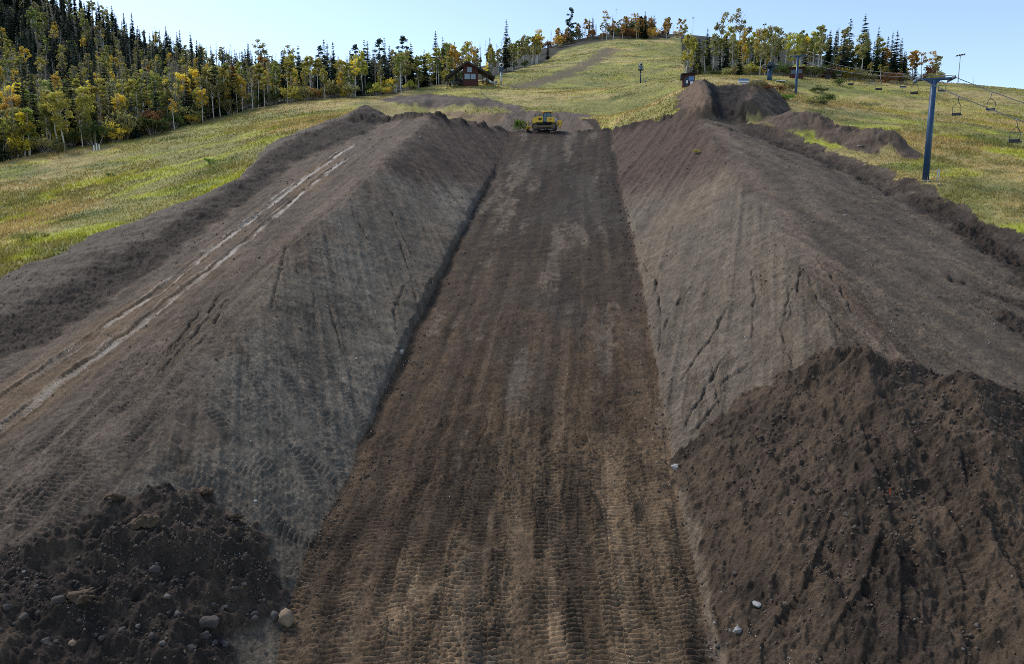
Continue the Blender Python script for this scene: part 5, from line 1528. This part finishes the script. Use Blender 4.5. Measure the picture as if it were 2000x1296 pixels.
MB().box((-.5, -3.05, 5.5), (2.0, .08, 1.6)).build('window', M['pane'], hh_)

# ------------------------------------------------------------------ chairlift
def lift_tower(u_base, v_base, y, H, rad, label, arm=1.45, rz=0.0):
    a = at_y(u_base, v_base, y); x, z = a[0], float(gz_at(a[0], y)[0])
    t = thing('lift_tower', (x, y, z - .1), rz, label, 'lift tower', 'chairlift towers')
    MB().tube((0, 0, -.6), (0, 0, H), rad, rad * .82, 20).build('pole', M['blue'], t, True)
    MB().ring((0, 0, .03), (0, 0, 1), rad * .8, rad * 1.45, .08, 20).build('base_plate', M['galv'], t)
    MB().tube((0, 0, -.8), (0, 0, .0), rad * 2.0, rad * 1.9, 18).build('concrete_footing', M['stone'], t)
    lad = MB()
    for sx in (-.14, .14):
        lad.tube((sx, rad + .12, .6), (sx, rad + .08, H), .018, .018, 5)
    for q in range(int((H - .8) / .33)):
        lad.tube((-.14, rad + .11, .8 + q * .33), (.14, rad + .11, .8 + q * .33), .013, .013, 4)
    lad.build('ladder', M['galv'], t)
    MB().box((0, 0, H + .12), (arm * 2.1, .26, .2), bev=.03).add([(-.26, -.1, H - .25), (.26, -.1, H - .25), (.6, -.1, H + .03), (-.6, -.1, H + .03), (-.26, .1, H - .25), (.26, .1, H - .25), (.6, .1, H + .03), (-.6, .1, H + .03)], [(0, 1, 2, 3), (7, 6, 5, 4), (0, 4, 5, 1), (1, 5, 6, 2), (2, 6, 7, 3), (3, 7, 4, 0)]).build('crossarm', M['blue'], t)
    for s in (-1, 1):
        sh = MB().box((s * arm, 0, H + .02), (.10, 1.9, .14)).build('sheave_train', M['navy'], t)
        for q in range(6):
            MB().ring((s * arm, -.8 + q * .32, H + .13), (1, 0, 0), .03, .14, .09, 14).build('sheave', M['galv'], sh)
    return x, y, z + H + .25
TW1 = lift_tower(1808, 346, 66.5, 9.1, .29, 'tall blue lift tower standing at the edge of the right meadow', 1.45, math.radians(-13))
TW2 = lift_tower(1553, 205, 138, 9.1, .27, 'farther blue lift tower with a yellow tag near the lift station', 1.45, math.radians(-13))
tg = MB().box((.34, -.1, 8.0), (.10, .36, .75)).build('yellow_tag', M['hi_vis'], [o for o in COL.objects if o.name.startswith('lift_tower')][-1])
st_x, st_y, st_z = px_place(1499, 163)
st = thing('lift_station', (st_x, st_y, st_z - .2), math.radians(-13), 'blue return station of the chairlift on a thick column', 'lift station')
MB().tube((0, 0, -.6), (0, 0, 3.0), .55, .52, 20).build('column', M['blue'], st, True)
MB().box((0, 0, 3.2), (1.4, 3.2, .5), bev=.06).box((0, -.6, 3.6), (1.1, 1.2, .5), bev=.05).build('drive_frame', M['navy'], st)
bw = MB().ring((0, .2, 3.0), (0, .12, 1), 1.55, 1.72, .16, 32).build('bullwheel', M['blue'], st)
for q in range(6):
    a = q * math.pi / 6
    MB().box((0, .2, 3.0), (3.2, .12, .08), rotm('Z', math.degrees(a))).build('spoke', M['blue'], bw)
for s in (-1, 1):
    MB().box((s * 1.5, -.9, 3.3), (.5, 2.4, .12), rotm('X', 8)).build('guide_rail', M['galv'], st)
x, y, z = px_place(1520, 160)
pl_ = thing('unloading_ramp', (x, y, z), math.radians(-13), 'low pale platform beside the lift station', 'platform')
MB().box((0, 0, .25), (1.9, 1.6, .14)).build('deck', M['white_paint'], pl_)
for sx in (-.8, .8):
    for sy in (-.6, .6):
        MB().box((sx, sy, 0), (.12, .12, .5)).build('leg', M['timber'], pl_)

def lerp3(a, b, t): return tuple(a[i] + (b[i] - a[i]) * t for i in range(3))
ca_, sa_ = math.cos(math.radians(-13)), math.sin(math.radians(-13))
def arm_end(T, s): return (T[0] + s * 1.45 * ca_, T[1] + s * 1.45 * sa_, T[2])
ST = (st_x, st_y, st_z + 3.0)
DWN = (TW1[0] - (TW2[0] - TW1[0]) * .62, TW1[1] - (TW2[1] - TW1[1]) * .62, 0)
DWN = (DWN[0], DWN[1], TW1[2] - 14.0)
def sagged(a, b, sag, n=14):
    return [tuple(np.array(lerp3(a, b, i / n)) - np.array((0, 0, sag * 4 * (i / n) * (1 - i / n)))) for i in range(n + 1)]
ROPE = {}
for s, lab in ((-1, 'left haul rope of the chairlift, strung over both blue towers'), (1, 'right haul rope of the chairlift, strung over both blue towers')):
    pts = sagged((ST[0] + s * 1.6 * ca_, ST[1] + s * 1.6 * sa_, ST[2]), arm_end(TW2, s), .15, 4) + sagged(arm_end(TW2, s), arm_end(TW1, s), .9)[1:] + sagged(arm_end(TW1, s), arm_end(DWN, s), .5)[1:]
    ROPE[s] = pts
    tag(MB().path(pts, .034, 5).build('haul_rope', M['cable']), lab, 'cable')
def rope_at(s, y):
    p = ROPE[s]
    for a, b in zip(p[:-1], p[1:]):
        if min(a[1], b[1]) <= y <= max(a[1], b[1]):
            return lerp3(a, b, (y - a[1]) / (b[1] - a[1]))
    return p[-1]
def chair(u_px, s, seat_mat, label):
    # the place along the rope that this chair is seen at
    best = min((abs(CX + F * p[0] / (p[1] * CP - p[2] * SP) - u_px), yy) for yy in np.linspace(40, 150, 700) for p in [rope_at(s, yy)])
    p = rope_at(s, best[1])
    t = thing('lift_chair', (p[0], p[1], p[2]), math.radians(-13), label, 'lift chair', 'chairs of the chairlift', .86)
    MB().box((0, 0, -.02), (.07, .26, .09)).build('grip', M['galv'], t)
    MB().path([(0, 0, 0), (-.10 * s, 0, -.55), (-.33 * s, 0, -.95), (-.36 * s, 0, -1.72)], .024, 6).path([(-.10 * s, 0, -.55), (.36 * s, 0, -.95), (.36 * s, 0, -1.72)], .02, 6).build('hanger', M['navy'], t)
    MB().tube((-.36, 0, -1.0), (.36, 0, -1.0), .014).build('safety_bar', M['navy'], t)
    MB().box((0, -.16, -1.72), (.76, .40, .06), bev=.02).build('seat', seat_mat, t)
    MB().box((0, .05, -1.58), (.76, .04, .2), rotm('X', -8), bev=.012).build('backrest', M['seat'], t)
for (u, s, mt, lab) in [(1986, -1, 'seat', 'nearest lift chair, at the right edge of the picture'), (1938, 1, 'seat_light', 'pale-seated lift chair left of the nearest one'), (1871, -1, 'seat', 'dark lift chair just right of the near tower'), (1842, 1, 'seat_light', 'pale-seated lift chair touching the near tower on its right'),
        (1788, -1, 'seat', 'dark lift chair just left of the near tower'), (1766, 1, 'seat_light', 'pale-seated lift chair second left of the near tower'), (1718, -1, 'seat', 'dark lift chair third left of the near tower'), (1704, 1, 'seat_light', 'pale-seated lift chair fourth left of the near tower'), (1663, -1, 'seat', 'dark lift chair midway between the two towers'), (1640, 1, 'seat_light', 'pale-seated lift chair nearer to the far tower'), (1617, -1, 'seat', 'dark lift chair second right of the far tower'), (1583, -1, 'seat', 'dark lift chair next to the far tower')]:
    chair(u, s, M[mt], lab)

# ------------------------------------------------------------------ snow guns, light masts, small equipment
def snow_gun(u, y, H, label, rz, dark):
    x, y, z = px_place(u, y)
    t = thing('snow_gun', (x, y, z - .05), rz, label, 'snow gun', 'fan snow guns on poles')
    MB().tube((0, 0, -.5), (0, 0, H), .20, .15, 12).build('pole', M['navy'] if dark else M['galv'], t, True)
    if dark:
        MB().box((0, 0, H + .05), (1.6, 1.2, .10)).build('platform', M['black'], t)
        for s in (-.75, .75):
            MB().box((s, -.5, H + .5), (.06, .06, .9)).build('rail_post', M['black'], t)
            MB().box((s * .55, -.52, H + .45), (.42, .1, .4)).build('control_box', M['galv'], t)
    MB().prism([(-.5, H + .1), (.5, H + .1), (.62, H + .7), (.45, H + 1.2), (-.45, H + 1.2), (-.62, H + .7)], -.35, .45).build('cradle', M['blue'], t)
    bar = MB(); R_ = rotm('X', 14)
    def P(yy, zz=0): return tuple(R_ @ Vector((0, yy, zz)) + Vector((0, 0, H + 1.62)))
    bar.tube(P(-.75), P(.75), .46, .56, 22, cap=False).tube(P(.75), P(.95), .56, .40, 22)
    barrel = bar.build('barrel', M['navy'], t, True)
    MB().ring(P(-.8), tuple(R_ @ Vector((0, 1, 0))), .36, .53, .26, 24).build('nozzle_ring', M['white_paint'], barrel)
    MB().tube(P(-.55), P(-.5), .36, .36, 20).build('fan_face', M['black'], barrel)
    return t
snow_gun(979, 196, 3.6, 'snow gun on a grey pole right of the cabin', math.radians(8), False)
snow_gun(1249, 218, 4.2, 'snow gun on a dark pole with platform on the hill meadow', 0, True)
def hydrant(u, y, label):
    x, y, z = px_place(u, y)
    t = thing('snowmaking_pedestal', (x, y, z), .3, label, 'equipment box')
    MB().box((0, 0, .55), (.75, .5, .75), bev=.03).build('box', M['galv'], t)
    MB().tube((-.15, 0, -.3), (-.15, 0, .3), .09).tube((.2, 0, -.3), (.2, 0, .3), .07).build('stand', M['blue'], t)
    MB().box((.1, -.27, .6), (.4, .04, .45)).build('door', M['navy'], t)
hydrant(1258, 217, 'small grey equipment box beside the snow gun on the hill meadow')
hydrant(968, 194, 'small grey equipment box left of the snow gun by the cabin')
def mast(u, y, v_top, label, heads, tilt=0):
    x, y, z = px_place(u, y)
    top = at_y(u, v_top, y)[2]; H = top - z
    t = thing('light_mast', (x, y, z), 0, label, 'light mast', 'floodlight masts')
    MB().tube((0, 0, -.4), (tilt, 0, H), .12, .07, 8).build('pole', M['galv'], t)
    bar = MB().box((tilt, 0, H), (heads * .62, .1, .1), rotm('Y', -10)).build('crossbar', M['galv'], t)
    for q in range(heads):
        o_ = (q - (heads - 1) / 2) * .58
        MB().box((tilt + o_, -.12, H + .12 + o_ * .17), (.38, .3, .34), rotm('X', 25), bev=.05).build('floodlight', M['timber'], bar)
mast(1865, 184, 109, 'four-headed floodlight mast on the right ridge', 4)
mast(1347, 335, 36, 'floodlight mast on the skyline right of the knoll', 2)
mast(1484, 215, 49, 'floodlight mast rising behind the right grove', 2)
mast(1199, 385, 20, 'single floodlight mast on the knoll', 1)
x, y, z = px_place(1896, 182)
mk = thing('leaning_stake', (x, y, z), 0, 'thin leaning stake on the right ridge', 'stake')
MB().tube((0, 0, -.3), (-.45, 0, 2.6), .05, .035, 6).build('shaft', M['dead'], mk)
for i, (u, v, h) in enumerate([(194, 292, .9), (199, 291, 1.1), (204, 290, .9)]):
    x, y = march([u], [v]); x, y = float(x[0]), float(y[0]) - 1.5
    q = thing('white_post', (x, y, float(gz_at(x, y)[0])), 0, ('left', 'middle', 'right')[i] + ' one of three short white posts at the left forest edge', 'post', 'white posts at the forest edge')
    MB().tube((0, 0, -.2), (0, 0, h), .10, .09, 8).build('shaft', M['white_paint'], q)
x, y = march([948], [196]); x, y = float(x[0]), float(y[0])
br = thing('fallen_branch', (x, y, float(gz_at(x, y)[0])), 0, 'dry fallen branch sticking up at the edge of the dirt berm', 'branch')
MB().path([(.9, 0, 0), (.2, .1, .5), (-.6, .1, 1.2), (-1.2, .1, 1.9)], .05, 5).path([(.2, .1, .5), (-.5, -.2, .7), (-.9, -.2, 1.3)], .035, 4).build('limb', M['dead'], br)
x, y = march([1830], [352]); x, y = float(x[0]), float(y[0])
hd = thing('hose_hydrant', (x, y, float(gz_at(x, y)[0])), 0, 'thin grey hydrant pipe beside the near tower base', 'hydrant')
MB().tube((0, 0, -.3), (0, 0, .75), .05, .05, 8).path([(0, 0, .72), (.14, 0, .95), (.2, 0, .6), (.16, 0, .1)], .03, 6).build('pipe', M['galv'], hd)
MB().ring((0, 0, .8), (0, 1, 0), .08, .12, .03, 14).build('valve_wheel', M['galv'], hd)
x, y = march([1734], [1004]); x, y = float(x[0]), float(y[0])
rb = MB().add([(-.02, 0, 0), (.02, 0, .01), (.05, .02, .08), (.0, .02, .09), (.03, .0, .16), (-.02, .01, .17)], [(0, 1, 2, 3), (3, 2, 4, 5)]).build('red_ribbon', M['red_paint'])
rb.location = (x, y, float(gz_at(x, y)[0]) + .02); rb.scale = (1.6,) * 3
tag(rb, 'scrap of red ribbon on the right heap', 'ribbon')
